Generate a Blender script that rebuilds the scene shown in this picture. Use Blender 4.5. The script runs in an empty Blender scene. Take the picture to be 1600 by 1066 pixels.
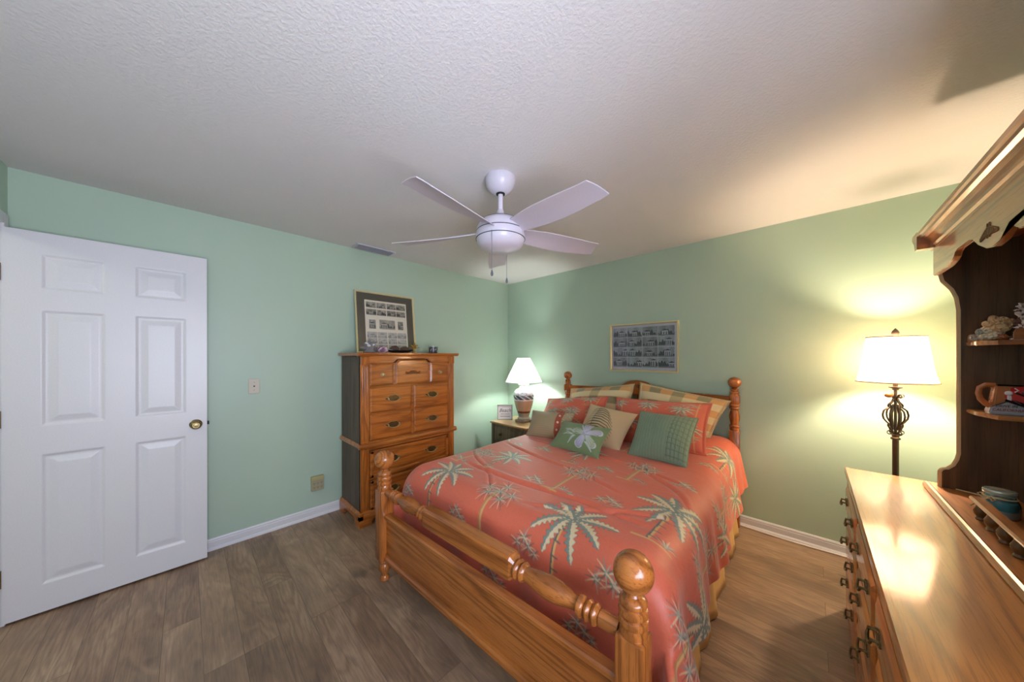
import bpy, bmesh, math, random
import numpy as np
from mathutils import Vector, Matrix
random.seed(7); rng = np.random.default_rng(5)
S = bpy.context.scene; COL = S.collection
PI = math.pi

# ---------------------------------------------------------------- camera, world, light, exposure
cd = bpy.data.cameras.new('camera'); cam = bpy.data.objects.new('camera', cd); COL.objects.link(cam)
cam.location = (3.156, -3.204, 1.405)
cam.rotation_mode = 'QUATERNION'
cam.rotation_quaternion = (Matrix.Rotation(math.radians(43.814), 3, 'Z') @ Matrix.Rotation(math.radians(90), 3, 'X') @ Matrix.Rotation(math.radians(-0.085), 3, 'Z')).to_quaternion()
cd.sensor_width = 36; cd.lens = 488.37 / 1600 * 36
cd.shift_y = (557.13 - 533) / 1600; cd.clip_start = 0.02
S.camera = cam

def area(name, loc, rot, sx, sy, power, col):
    l = bpy.data.lights.new(name, 'AREA'); l.shape = 'RECTANGLE'; l.size = sx; l.size_y = sy
    l.energy = power; l.color = col
    o = bpy.data.objects.new(name, l); COL.objects.link(o); o.location = loc; o.rotation_euler = rot
    return o
W_RIGHT = 3.80; Y_NEAR = -3.876; H = 2.44
DAY = area('window_daylight', (W_RIGHT + .12, -3.10, 1.35), (0, math.radians(90 + 28), 0), 1.25, 1.2, 45, (.77, .80, 1.0))
HALL = area('hallway_light', (.9, -4.9, 2.38), (0, 0, 0), .5, .5, 9, (1, .93, .84))
w = bpy.data.worlds.new('world'); S.world = w; w.use_nodes = True
w.node_tree.nodes['Background'].inputs[0].default_value = (.75, .85, 1, 1)
w.node_tree.nodes['Background'].inputs[1].default_value = 1.2
S.view_settings.view_transform = 'Standard'; S.view_settings.look = 'None'
S.view_settings.exposure = 0.72; S.view_settings.gamma = 1; S.view_settings.use_curve_mapping = False
LAMP_TABLE = 15; LAMP_FLOOR = 26.0

# ---------------------------------------------------------------- helpers
def srgb(r, g, b):
    return tuple(((c / 255) / 12.92 if c / 255 <= .04045 else ((c / 255 + .055) / 1.055) ** 2.4) for c in (r, g, b))
def srgb_np(a):
    a = np.asarray(a, float) / 255; return np.where(a <= .04045, a / 12.92, ((a + .055) / 1.055) ** 2.4)
class N:
    """tiny node-tree writer"""
    def __init__(s, name):
        s.m = bpy.data.materials.new(name); s.m.use_nodes = True; s.t = s.m.node_tree
        s.p = s.t.nodes['Principled BSDF']; s.out = s.t.nodes['Material Output']
    def n(s, typ, ins=None, **kw):
        x = s.t.nodes.new(typ)
        for k, v in kw.items(): setattr(x, k, v)
        for k, v in (ins or {}).items(): s.set(x, k, v)
        return x
    def set(s, x, k, v):
        if isinstance(v, bpy.types.NodeSocket): s.t.links.new(v, x.inputs[k])
        elif isinstance(v, bpy.types.Node): s.t.links.new(v.outputs[0], x.inputs[k])
        else:
            if isinstance(v, tuple) and len(v) == 3 and x.inputs[k].type == 'RGBA': v = v + (1,)
            x.inputs[k].default_value = v
    def P(s, **kw):
        for k, v in kw.items(): s.set(s.p, k.replace('_', ' '), v)
        return s
    def coords(s, scale=(1, 1, 1), rot=(0, 0, 0)):
        tc = s.n('ShaderNodeTexCoord'); mp = s.n('ShaderNodeMapping', {'Scale': scale, 'Rotation': rot})
        s.t.links.new(tc.outputs['Object'], mp.inputs['Vector']); return mp
    def noise(s, vec, scale, detail=2, rough=.5, dist=0):
        return s.n('ShaderNodeTexNoise', {'Vector': vec, 'Scale': scale, 'Detail': detail, 'Roughness': rough, 'Distortion': dist})
    def ramp(s, fac, stops, interp='LINEAR'):
        r = s.n('ShaderNodeValToRGB', {'Fac': fac}); r.color_ramp.interpolation = interp
        e = r.color_ramp.elements
        while len(e) < len(stops): e.new(.5)
        for q, (p, c) in zip(e, stops): q.position = p; q.color = tuple(c) + (1,)
        return r
    def mix(s, fac, a, b, mode='MIX'):
        x = s.n('ShaderNodeMix', data_type='RGBA', blend_type=mode)
        for i, v in ((0, fac), (6, a), (7, b)):
            if isinstance(v, bpy.types.NodeSocket): s.t.links.new(v, x.inputs[i])
            elif isinstance(v, bpy.types.Node): s.t.links.new(v.outputs[0], x.inputs[i])
            else: x.inputs[i].default_value = v + (1,) if isinstance(v, tuple) else v
        return x.outputs[2]
    def math(s, op, a, b=0.):
        x = s.n('ShaderNodeMath', operation=op); s.set(x, 0, a); s.set(x, 1, b); return x
    def bump(s, h, strength=.2, dist=.01):
        b = s.n('ShaderNodeBump', {'Height': h, 'Strength': strength, 'Distance': dist}); s.set(s.p, 'Normal', b); return s
MATS = {}
def plain(name, col, rough=.5, metal=0, bump=0, bscale=200, **kw):
    if name in MATS: return MATS[name]
    s = N(name); v = s.coords()
    nz = s.noise(v, bscale, 3)
    c = s.mix(nz.outputs[0], tuple(x * .93 for x in col), tuple(min(1, x * 1.07) for x in col))
    s.P(Base_Color=c, Roughness=rough, Metallic=metal, **kw)
    if bump: s.bump(nz.outputs[0], bump, .002)
    MATS[name] = s.m; return s.m
def oak(name, light, mid, dark, axis='z', rough=.28, freq=1.0, coat=.35, pores=.5):
    key = name + axis
    if key in MATS: return MATS[key]
    s = N(name + '_' + axis)
    ai = 'xyz'.index(axis); sc = [1, 1, 1]; sc[ai] = .11
    v = s.coords(tuple(sc))
    big = s.noise(v, 3.2 * freq, 2, .45, .35)
    bands = s.math('SINE', s.math('MULTIPLY', big.outputs[0], 62))
    bands = s.math('MULTIPLY_ADD', bands, .5); bands.inputs[2].default_value = .5
    sc2 = [1, 1, 1]; sc2[ai] = .035
    fine = s.noise(s.coords(tuple(sc2)), 170, 3, .7)
    blot = s.noise(s.coords(tuple(sc)), 5, 3)
    col = s.ramp(blot.outputs[0], [(.3, mid), (.7, light)])
    col = s.mix(s.math('MULTIPLY', s.math('POWER', bands, 2.2), .55), col.outputs[0], dark)
    pore = s.ramp(fine.outputs[0], [(.36, (1, 1, 1)), (.5, (0, 0, 0))])
    col = s.mix(s.math('MULTIPLY', pore.outputs[0], pores), col, dark)
    s.P(Base_Color=col, Roughness=rough, Coat_Weight=coat, Coat_Roughness=.09)
    s.bump(fine.outputs[0], .06, .002)
    MATS[key] = s.m; return s.m
def bedoak(a): return oak('bed_oak', srgb(196, 120, 56), srgb(174, 98, 40), srgb(100, 50, 18), a, .26, 1.5)
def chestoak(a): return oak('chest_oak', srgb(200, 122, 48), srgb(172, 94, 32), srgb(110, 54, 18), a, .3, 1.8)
def dressoak(a): return oak('dresser_oak', srgb(204, 134, 64), srgb(186, 112, 48), srgb(132, 74, 30), a, .42, 1.6, .8)
def darkoak(a): return oak('dark_oak', srgb(116, 84, 54), srgb(94, 68, 44), srgb(46, 32, 22), a, .4, 1.4, .15, .35)
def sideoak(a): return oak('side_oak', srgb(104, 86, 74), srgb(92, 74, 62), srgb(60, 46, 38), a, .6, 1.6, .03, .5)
def attr_mat(name, rough=.6, bump=0, bscale=300, sheen=0, coat=0, big=0):
    s = N(name); a = s.n('ShaderNodeVertexColor'); a.layer_name = 'pattern'
    s.P(Base_Color=a.outputs[0], Roughness=rough, Coat_Weight=coat, Coat_Roughness=.12)
    if sheen: s.P(Sheen_Weight=sheen, Sheen_Roughness=.4)
    if bump:
        h = s.noise(s.coords(), bscale, 2).outputs[0]
        if big:
            h2 = s.noise(s.coords((1, 3, 3), (0, 0, .5)), 5, 3, .55, .6).outputs[0]
            h = s.math('ADD', s.math('MULTIPLY', h, .12), s.math('MULTIPLY', h2, big))
        s.bump(h, bump, .01)
    return s.m
def glossy_glass(name, tint=(1, 1, 1), g=.08):
    s = N(name); t = s.n('ShaderNodeBsdfTransparent', {'Color': tint}); gl = s.n('ShaderNodeBsdfGlossy', {'Roughness': .03})
    fr = s.n('ShaderNodeFresnel', {'IOR': 1.45})
    mx = s.n('ShaderNodeMixShader'); s.t.links.new(fr.outputs[0], mx.inputs[0])
    s.t.links.new(t.outputs[0], mx.inputs[1]); s.t.links.new(gl.outputs[0], mx.inputs[2])
    s.t.links.new(mx.outputs[0], s.out.inputs[0]); return s.m

def obj(name, bm, mat, parent=None, smooth=False, kind=None, label=None):
    me = bpy.data.meshes.new(name)
    bmesh.ops.recalc_face_normals(bm, faces=bm.faces[:]) if bm.faces else None
    bm.to_mesh(me); bm.free()
    o = bpy.data.objects.new(name, me); COL.objects.link(o)
    if mat: me.materials.append(mat)
    if smooth:
        for p in me.polygons: p.use_smooth = True
        try: me.set_sharp_from_angle(angle=math.radians(smooth if smooth > 1 else 40))
        except Exception: pass
    if parent is not None: o.parent = parent
    if kind: o['kind'] = kind
    if label: o['label'] = label
    return o
def thing(name, label, cat, loc=(0, 0, 0), rz=0, group=None):
    o = bpy.data.objects.new(name, None); o.empty_display_size = .1; COL.objects.link(o)
    o.location = loc; o.rotation_euler = (0, 0, rz); o['label'] = label; o['category'] = cat
    if group: o['group'] = group
    return o
def tag(o, label, cat, group=None):
    o['label'] = label; o['category'] = cat
    if group: o['group'] = group
    return o
def dup(root, loc=None, rz=None, label=None, group=None):
    r = root.copy(); COL.objects.link(r)
    if loc is not None: r.location = loc
    if rz is not None: r.rotation_euler = (0, 0, rz)
    if label: r['label'] = label
    for ch in list(root.children):
        c = ch.copy(); COL.objects.link(c); c.parent = r
    return r
def B(): return bmesh.new()
def box(bm, x0, x1, y0, y1, z0, z1, bev=0, seg=2, M=None):
    r = bmesh.ops.create_cube(bm, size=1)
    vs = r['verts']
    for v in vs: v.co = Vector(((x0 + x1) / 2 + v.co.x * (x1 - x0), (y0 + y1) / 2 + v.co.y * (y1 - y0), (z0 + z1) / 2 + v.co.z * (z1 - z0)))
    if M is not None:
        for v in vs: v.co = M @ v.co
    if bev:
        es = list({e for v in vs for e in v.link_edges})
        bmesh.ops.bevel(bm, geom=es, offset=bev, segments=seg, affect='EDGES', profile=.5)
    return bm
def lathe(bm, prof, seg=32, M=None, close=True, sq=None):
    """prof: list of (r, z); optional square section"""
    rings = []
    for r, z in prof:
        ring = []
        for k in range(seg):
            a = 2 * PI * k / seg
            c = Vector((r * math.cos(a), r * math.sin(a), z))
            if M is not None: c = M @ c
            ring.append(bm.verts.new(c))
        rings.append(ring)
    for a, b in zip(rings, rings[1:]):
        for k in range(seg): bm.faces.new((a[k], a[(k + 1) % seg], b[(k + 1) % seg], b[k]))
    if close:
        bm.faces.new(list(reversed(rings[0]))); bm.faces.new(rings[-1])
    return bm
def tube(bm, pts, r, seg=10, closed=False, flat=1.0):
    pts = [Vector(p) for p in pts]; n = len(pts); rings = []
    up0 = None
    for i, p in enumerate(pts):
        a = pts[(i - 1) % n] if (closed or i > 0) else p; b = pts[(i + 1) % n] if (closed or i < n - 1) else p
        t = (b - a).normalized()
        if up0 is None:
            up0 = t.orthogonal().normalized()
        u = (up0 - t * up0.dot(t)).normalized(); up0 = u; v = t.cross(u)
        rr = r[i] if isinstance(r, (list, tuple)) else r
        rings.append([bm.verts.new(p + u * rr * math.cos(2 * PI * k / seg) + v * rr * flat * math.sin(2 * PI * k / seg)) for k in range(seg)])
    prs = list(zip(rings, rings[1:])) + ([(rings[-1], rings[0])] if closed else [])
    for a, b in prs:
        for k in range(seg): bm.faces.new((a[k], a[(k + 1) % seg], b[(k + 1) % seg], b[k]))
    if not closed:
        bm.faces.new(list(reversed(rings[0]))); bm.faces.new(rings[-1])
    return bm
def prism(bm, poly, f, d0, d1, bev=0):
    """poly: 2D points; f(a,b,d)->3D"""
    A = [bm.verts.new(f(a, b, d0)) for a, b in poly]; Bv = [bm.verts.new(f(a, b, d1)) for a, b in poly]
    n = len(poly)
    fa = bm.faces.new(A); fb = bm.faces.new(list(reversed(Bv)))
    for k in range(n): bm.faces.new((A[k], Bv[k], Bv[(k + 1) % n], A[(k + 1) % n]))
    if bev:
        es = list(fa.edges) + list(fb.edges)
        bmesh.ops.bevel(bm, geom=es, offset=bev, segments=2, affect='EDGES')
    return bm
def sweep_x(bm, prof, f, a0, a1): return prism(bm, prof, f, a0, a1)
def arc(cx, cy, r, a0, a1, n=8, ry=None):
    ry = ry or r
    return [(cx + r * math.cos(math.radians(a0 + (a1 - a0) * i / n)), cy + ry * math.sin(math.radians(a0 + (a1 - a0) * i / n))) for i in range(n + 1)]
def ball(bm, c, r, sub=2, sc=(1, 1, 1)):
    q = bmesh.ops.create_icosphere(bm, subdivisions=sub, radius=r)
    for v in q['verts']: v.co = Vector((v.co.x * sc[0] + c[0], v.co.y * sc[1] + c[1], v.co.z * sc[2] + c[2]))
    return bm
def grid_obj(name, P, colors, mat, parent=None, closed_back=None, smooth=True):
    """P: (nv,nu,3) numpy positions; colors (nv,nu,3) linear"""
    nv, nu = P.shape[:2]
    idx = np.arange(nv * nu).reshape(nv, nu)
    f = np.stack([idx[:-1, :-1], idx[:-1, 1:], idx[1:, 1:], idx[1:, :-1]], -1).reshape(-1, 4)
    me = bpy.data.meshes.new(name)
    me.vertices.add(nv * nu); me.vertices.foreach_set('co', P.reshape(-1).astype(np.float32))
    me.loops.add(len(f) * 4); me.loops.foreach_set('vertex_index', f.reshape(-1).astype(np.int32))
    me.polygons.add(len(f)); me.polygons.foreach_set('loop_start', (np.arange(len(f)) * 4).astype(np.int32))
    me.update(calc_edges=True)
    if colors is not None:
        at = me.color_attributes.new('pattern', 'FLOAT_COLOR', 'POINT')
        c4 = np.ones((nv * nu, 4), np.float32); c4[:, :3] = colors.reshape(-1, 3)
        at.data.foreach_set('color', c4.reshape(-1))
    if smooth: me.polygons.foreach_set('use_smooth', [True] * len(f))
    me.validate()
    o = bpy.data.objects.new(name, me); COL.objects.link(o); me.materials.append(mat)
    if parent is not None: o.parent = parent
    return o

# ---------------------------------------------------------------- pattern painting (cloth prints)
class Paint:
    def __init__(s, x0, x1, y0, y1, nx, ny, base):
        s.x = np.linspace(x0, x1, nx); s.y = np.linspace(y0, y1, ny); s.C = np.zeros((ny, nx, 3)) + np.array(base)
    def win(s, a, b, c, d):
        i0, i1 = np.searchsorted(s.x, [a, b]); j0, j1 = np.searchsorted(s.y, [c, d])
        return slice(max(0, j0), j1 + 1), slice(max(0, i0), i1 + 1)
    def stroke(s, pts, w0, w1, col, col2=None, alpha=1, bulge=False):
        pts = np.array(pts, float); m = max(w0, w1) + .006
        jj, ii = s.win(pts[:, 0].min() - m, pts[:, 0].max() + m, pts[:, 1].min() - m, pts[:, 1].max() + m)
        X, Y = np.meshgrid(s.x[ii], s.y[jj])
        if X.size == 0: return
        best = np.full(X.shape, 9.); T = np.zeros(X.shape); sd = np.zeros(X.shape); n = len(pts) - 1
        for k in range(n):
            a, b = pts[k], pts[k + 1]; d = b - a; L = (d @ d) + 1e-12
            t = np.clip(((X - a[0]) * d[0] + (Y - a[1]) * d[1]) / L, 0, 1)
            q = np.hypot(X - a[0] - t * d[0], Y - a[1] - t * d[1]); u = q < best
            best = np.where(u, q, best); T = np.where(u, (k + t) / n, T)
            sd = np.where(u, np.sign((X - a[0]) * d[1] - (Y - a[1]) * d[0]), sd)
        w = w0 + (w1 - w0) * T
        if bulge: w = w0 * (.35 + np.sin(np.clip(T, 0, 1) ** .8 * PI) * .65) * (1 + .35 * np.sin(T * 55))
        h = s.x[1] - s.x[0]
        a = np.clip((w - best) / h + .5, 0, 1)[..., None] * alpha
        c = np.array(col) + np.zeros(X.shape + (3,))
        if col2 is not None: c = np.where((sd * (best > w * .15) > 0)[..., None], np.array(col2), c)
        s.C[jj, ii] = s.C[jj, ii] * (1 - a) + c * a
CREAM = srgb_np((228, 208, 168)); TEAL = srgb_np((132, 146, 134)); DARKT = srgb_np((96, 104, 98)); SILV = srgb_np((184, 178, 160)); GOLD = srgb_np((222, 176, 112))
def burst(P, c, r, n, rnd, a0=0, a1=360, w=.0030):
    r = r * 1.25
    P.stroke([(c[0] - .1 * r, c[1]), (c[0] + .1 * r, c[1])], .12 * r, .10 * r, DARKT, None, .7)
    for k in range(n):
        a = math.radians(a0 + (a1 - a0) * (k + rnd.random() * .6) / n); l = r * (.65 + .5 * rnd.random())
        P.stroke([c, (c[0] + l * math.cos(a) * .5, c[1] + l * math.sin(a) * .5), (c[0] + l * math.cos(a), c[1] + l * math.sin(a) - .1 * l)], w, .0010,
                 [CREAM, DARKT, SILV, TEAL, CREAM, DARKT][k % 6])
def rotp(pts, c, ang):
    ca, sa = math.cos(ang), math.sin(ang)
    return [(c[0] + ca * (x - c[0]) - sa * (y - c[1]), c[1] + sa * (x - c[0]) + ca * (y - c[1])) for x, y in pts]
def palm_leafy(P, c, sz, rnd, lean=.0):
    """broad fronds, slim trunk curving downwards"""
    tr = [c, (c[0] - .03 * sz + lean, c[1] - .35 * sz), (c[0] - .05 * sz + lean, c[1] - .85 * sz)]
    P.stroke(tr, .010 * sz + .004, .013 * sz + .004, GOLD, DARKT)
    for k in range(5):
        y = c[1] - .2 * sz - k * .15 * sz; P.stroke([(c[0] - .055 * sz + lean, y), (c[0] + .01, y - .006)], .003, .003, DARKT)
    for (dx, dy, bend) in [(-.50, .10, .16), (-.42, -.32, .14), (-.18, -.50, .06), (.20, -.50, -.08), (.46, -.26, -.14), (.55, .08, -.16), (.30, .32, -.10), (-.10, .36, .05), (-.36, .30, .14)]:
        e = (c[0] + dx * sz, c[1] + dy * sz); m = (c[0] + dx * .5 * sz, c[1] + dy * .5 * sz + .10 * sz)
        pts = [(c[0] * (1 - t) ** 2 + 2 * t * (1 - t) * m[0] + t * t * e[0], c[1] * (1 - t) ** 2 + 2 * t * (1 - t) * m[1] + t * t * e[1]) for t in np.linspace(0, 1, 9)]
        P.stroke(pts, .072 * sz, .03 * sz, DARKT, None, .9, True)
        P.stroke(pts, .062 * sz, .03 * sz, CREAM, TEAL, 1, True)
    burst(P, (c[0] + .12 * sz, c[1] - .85 * sz), .12 * sz, 9, rnd, 20, 160)
    P.stroke([(c[0] - .22 * sz, c[1] - .88 * sz), (c[0] + .2 * sz, c[1] - .9 * sz)], .007, .003, GOLD)
def palm_fan(P, c, sz, rnd, lean=0):
    tr = [c, (c[0] - .02 * sz + lean, c[1] - .45 * sz), (c[0] - .03 * sz + lean * 1.6, c[1] - 1.0 * sz)]
    P.stroke(tr, .010, .013, GOLD, srgb_np((196, 140, 90)))
    for dx, dy, r in [(-.26, .05, .17), (.27, .02, .2), (0, .22, .19), (-.15, -.12, .15), (.18, -.17, .17), (0, .02, .15)]:
        P.stroke([c, (c[0] + dx * sz, c[1] + dy * sz)], .003, .002, TEAL)
        burst(P, (c[0] + dx * sz, c[1] + dy * sz), r * sz, 15, rnd)
    burst(P, (c[0] + .15 * sz, c[1] - .9 * sz), .13 * sz, 11, rnd, 0, 180)
    burst(P, (c[0] + .33 * sz, c[1] - 1.0 * sz), .1 * sz, 9, rnd, 0, 180)
    P.stroke([(c[0] - .25 * sz, c[1] - 1.0 * sz), (c[0] + .1 * sz, c[1] - 1.03 * sz)], .006, .003, GOLD)
def fern(P, c, sz, rnd):
    for dx, dy, r in [(-.3, .0, .5), (.25, .05, .55), (0, .25, .5), (.5, -.1, .35)]:
        burst(P, (c[0] + dx * sz, c[1] + dy * sz), r * sz * .6, 11, rnd, w=.0034)
def smooth01(a, b, x): t = np.clip((x - a) / (b - a), 0, 1); return t * t * (3 - 2 * t)

# ---------------------------------------------------------------- room shell
def wall_mat():
    s = N('sage_green_paint'); v = s.coords(); nz = s.noise(v, 240, 3); big = s.noise(v, 1.3, 2)
    c = s.mix(big.outputs[0], srgb(176, 199, 179), srgb(180, 203, 183))
    s.P(Base_Color=c, Roughness=.42); s.bump(nz.outputs[0], .05, .003); return s.m
WALL = wall_mat()
def ceil_mat():
    s = N('textured_ceiling_paint'); v = s.coords()
    a = s.noise(v, 75, 3, .6); r = s.ramp(a.outputs[0], [(.42, (0, 0, 0)), (.62, (1, 1, 1))])
    s.P(Base_Color=srgb(226, 222, 220), Roughness=.7); s.bump(r.outputs[0], .24, .005); return s.m
def floor_mat():
    s = N('rustic_plank_laminate'); v = s.coords()
    br = s.n('ShaderNodeTexBrick', {'Vector': v, 'Color1': (0, 0, 0), 'Color2': (1, 1, 1), 'Mortar': (.5, .5, .5), 'Scale': 1, 'Mortar Size': .0012, 'Mortar Smooth': .1, 'Bias': 0, 'Brick Width': 1.22, 'Row Height': .137})
    br.offset = .37; br.offset_frequency = 3
    wv = s.math('MULTIPLY', br.outputs[0], 23)
    def n4(sc, scale, det, rough, dist):
        x = s.n('ShaderNodeTexNoise', {'Vector': s.coords(sc), 'Scale': scale, 'Detail': det, 'Roughness': rough, 'Distortion': dist}, noise_dimensions='4D')
        s.set(x, 'W', wv); return x
    big = n4((.22, 1, 1), 4.5, 3, .55, .8)
    bands = s.math('SINE', s.math('MULTIPLY', big.outputs[0], 80)); b2 = s.math('MULTIPLY_ADD', bands, .5); b2.inputs[2].default_value = .5
    fine = n4((.05, 1, 1), 130, 3, .7, 0); blot = n4((.35, 1, 1), 5, 4, .6, .3)
    knots = n4((.5, 1, 1), 7, 2, .5, .2)
    c = s.ramp(blot.outputs[0], [(.30, srgb(118, 92, 72)), (.5, srgb(162, 130, 102)), (.72, srgb(196, 164, 132))])
    c = s.mix(s.math('MULTIPLY', b2, .34), c.outputs[0], srgb(88, 72, 62))
    c = s.mix(s.math('MULTIPLY', s.ramp(fine.outputs[0], [(.4, (1, 1, 1)), (.55, (0, 0, 0))]).outputs[0], .32), c, srgb(78, 62, 52))
    c = s.mix(s.math('MULTIPLY', s.ramp(knots.outputs[0], [(.64, (0, 0, 0)), (.72, (1, 1, 1))]).outputs[0], .65), c, srgb(58, 46, 40))
    c = s.mix(.2, c, s.ramp(br.outputs[0], [(0, srgb(92, 76, 66)), (1, srgb(190, 166, 140))]).outputs[0])
    c = s.mix(s.math('MULTIPLY', br.outputs[1], .5), c, srgb(48, 38, 32))
    s.P(Base_Color=c, Roughness=.42); s.bump(s.math('SUBTRACT', fine.outputs[0], s.math('MULTIPLY', br.outputs[1], 3)), .08, .002); return s.m
WHITE = plain('white_semigloss_paint', srgb(222, 222, 226), .35)
def struct(name, bm, mat, smooth=False):
    return obj(name, bm, mat, None, smooth, 'structure')
T = .14
struct('floor', box(B(), -T, W_RIGHT + T, -5.3, T, -.12, 0), floor_mat())
struct('ceiling', box(B(), -T, W_RIGHT + T, -5.3, T, H, H + .12), ceil_mat())
struct('wall_left', box(B(), -T, 0, -5.3, T, 0, H), WALL)
struct('wall_back', box(B(), 0, W_RIGHT, 0, T, 0, H), WALL)
WY0, WY1, WZ0, WZ1 = -3.68, -2.52, .72, 2.12
b = B()
box(b, W_RIGHT, W_RIGHT + T, WY1, T, 0, H); box(b, W_RIGHT, W_RIGHT + T, -5.3, WY0, 0, H)
box(b, W_RIGHT, W_RIGHT + T, WY0, WY1, 0, WZ0); box(b, W_RIGHT, W_RIGHT + T, WY0, WY1, WZ1, H)
struct('wall_right', b, WALL)
DX0, DX1, DH = .118, .935, 2.105
b = B()
box(b, 0, DX0, Y_NEAR - T, Y_NEAR, 0, H); box(b, DX1, W_RIGHT, Y_NEAR - T, Y_NEAR, 0, H); box(b, DX0, DX1, Y_NEAR - T, Y_NEAR, DH, H)
struct('wall_near', b, WALL)
struct('wall_hallway', box(B(), -T, W_RIGHT + T, -5.3, -5.2, 0, H), WALL)
# baseboards with profile and quarter round
BBP = [(0, 0), (.022, 0), (.021, .010), (.016, .018), (.012, .022), (.012, .060), (.009, .066), (.011, .072), (.006, .083), (0, .084)]
def bb(name, f, a0, a1): struct(name, prism(B(), BBP, f, a0, a1), WHITE)
bb('baseboard_left', lambda p, z, d: (p, d, z), Y_NEAR, 0)
bb('baseboard_back', lambda p, z, d: (d, -p, z), 0, W_RIGHT)
bb('baseboard_right', lambda p, z, d: (W_RIGHT - p, d, z), Y_NEAR, 0)
bb('baseboard_near', lambda p, z, d: (d, Y_NEAR + p, z), DX1 + .06, W_RIGHT)
cord = obj('power_cord', tube(B(), [(x, -.036 - .008 * math.sin((x - 2.85) * 9), .0065) for x in np.linspace(2.72, 3.62, 60)], .006, 8), plain('cord_white', srgb(236, 228, 222), .4), None, True)
tag(cord, 'white power cord lying along the baseboard between the bed and dresser', 'cord')
# door casing
b = B()
box(b, DX0 - .058, DX0 - .002, Y_NEAR, Y_NEAR + .016, 0, DH + .058, .004)
box(b, DX1 + .002, DX1 + .058, Y_NEAR, Y_NEAR + .016, 0, DH + .058, .004)
box(b, DX0 - .002, DX1 + .002, Y_NEAR, Y_NEAR + .016, DH, DH + .058, .004)
struct('trim_1', b, WHITE)
# window in the right wall beside the camera
b = B()
for (y0, y1, z0, z1) in [(WY0, WY1, WZ0, WZ0 + .05), (WY0, WY1, WZ1 - .05, WZ1), (WY0, WY0 + .05, WZ0, WZ1), (WY1 - .05, WY1, WZ0, WZ1), (WY0, WY1, 1.40, 1.44)]:
    box(b, W_RIGHT + .05, W_RIGHT + .09, y0, y1, z0, z1)
wn = struct('window_1', b, WHITE)
obj('pane', box(B(), W_RIGHT + .066, W_RIGHT + .070, WY0 + .05, WY1 - .05, WZ0 + .05, WZ1 - .05), glossy_glass('window_glass'), wn)
obj('window_sill', box(B(), W_RIGHT - .03, W_RIGHT + .08, WY0 - .02, WY1 + .02, WZ0 - .02, WZ0, .004), WHITE, wn)

# six-panel door, open along the left wall
def door_relief(X, Y):
    D = np.zeros_like(X); DW = .765
    for (y0, y1, z0, z1) in [(.118, .330, 1.777, 1.968), (.446, .663, 1.777, 1.968), (.118, .330, 1.030, 1.660), (.446, .663, 1.030, 1.660), (.118, .330, .165, .873), (.446, .663, .165, .873)]:
        d = np.minimum(np.minimum(X - y0, y1 - X), np.minimum(Y - z0, z1 - Y))
        g = np.where(d < 0, 0, np.where(d < .012, -.007 * (d / .012), np.where(d < .022, -.007, np.where(d < .052, -.007 + .0065 * (d - .022) / .030, -.0005))))
        D = D + g
    return D
dr = bpy.data.objects.new('door_1', None); COL.objects.link(dr); dr['kind'] = 'structure'
dr.location = (.127, -3.868, 0)
DWD = .764
xs = np.linspace(0, DWD, 256); zs = np.linspace(.015, 2.085, 520)
X, Y = np.meshgrid(xs, zs); D = door_relief(X, Y)
Pf = np.stack([D, X, Y], -1)
grid_obj('door_leaf', Pf, None, WHITE, dr, smooth=False)
# closed slab body behind the face
o = obj('door_core', box(B(), -.036, -.0085, 0, DWD, .015, 2.085), WHITE, dr)
b = B()
for (y0, y1, z0, z1) in [(0, DWD, .015, .0152), (0, DWD, 2.0848, 2.085), (0, .0003, .015, 2.085), (DWD - .0003, DWD, .015, 2.085)]:
    box(b, -.0086, 0, y0, y1, z0, z1)
obj('door_edge', b, WHITE, dr)
BRASS = plain('antique_brass', srgb(150, 132, 92), .28, 1)
DKB = plain('dark_antique_brass', srgb(98, 84, 60), .35, 1)
Mk = Matrix.Translation((0, .709, .947)) @ Matrix.Rotation(PI / 2, 4, 'Y')
kn = obj('door_knob', lathe(B(), [(.032, 0), (.032, .004), (.027, .009), (.012, .012), (.012, .030), (.020, .036), (.027, .046), (.027, .056), (.022, .063), (.020, .0645), (.0185, .062), (.012, .062), (.011, .0655), (.003, .066)], 32, Mk), BRASS, dr, True)
obj('latch', box(B(), -.027, -.012, DWD, DWD + .011, .935, .957), plain('latch_metal', srgb(40, 40, 40), .4, 1), dr)
b = B()
for z in (.25, 1.08, 1.85): box(b, -.02, .004, -.008, .0, z - .045, z + .045, .001)
obj('hinge', b, BRASS, dr)

# wall plates, vent
SW = thing('wall_switch_plate', 'small almond wall plate on the left wall between the door and tall chest', 'wall plate', (0.0005, -2.836, 1.175))
obj('plate', box(B(), 0, .006, -.035, .035, -.058, .058, .003), plain('almond_plastic', srgb(205, 196, 178), .4), SW)
b = B(); ball(b, (.007, 0, .0), .006, 2, (.6, 1, 1)); obj('centre_jack', b, plain('dark_slot', srgb(90, 80, 70), .5), SW)
for zz in (-.03, .03): obj('screw', ball(B(), (.006, 0, zz), .003, 1), BRASS, SW)
OU = thing('multi_outlet_adapter', 'beige six-socket power outlet adapter low on the left wall beside the tall chest', 'power outlet', (0.0005, -2.407, .295))
obj('adapter_body', box(B(), 0, .034, -.047, .047, -.062, .062, .004), plain('beige_plastic', srgb(168, 160, 128), .45), OU)
b = B()
for yy in (-.028, 0, .028):
    for zz in (-.030, .005):
        for dy in (-.005, .005): box(b, .0335, .0345, yy + dy - .0012, yy + dy + .0012, zz - .006, zz + .006)
        ball(b, (.034, yy, zz - .011), .0025, 1, (.3, 1, 1))
obj('socket_slots', b, MATS['dark_slot'], OU)
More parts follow.
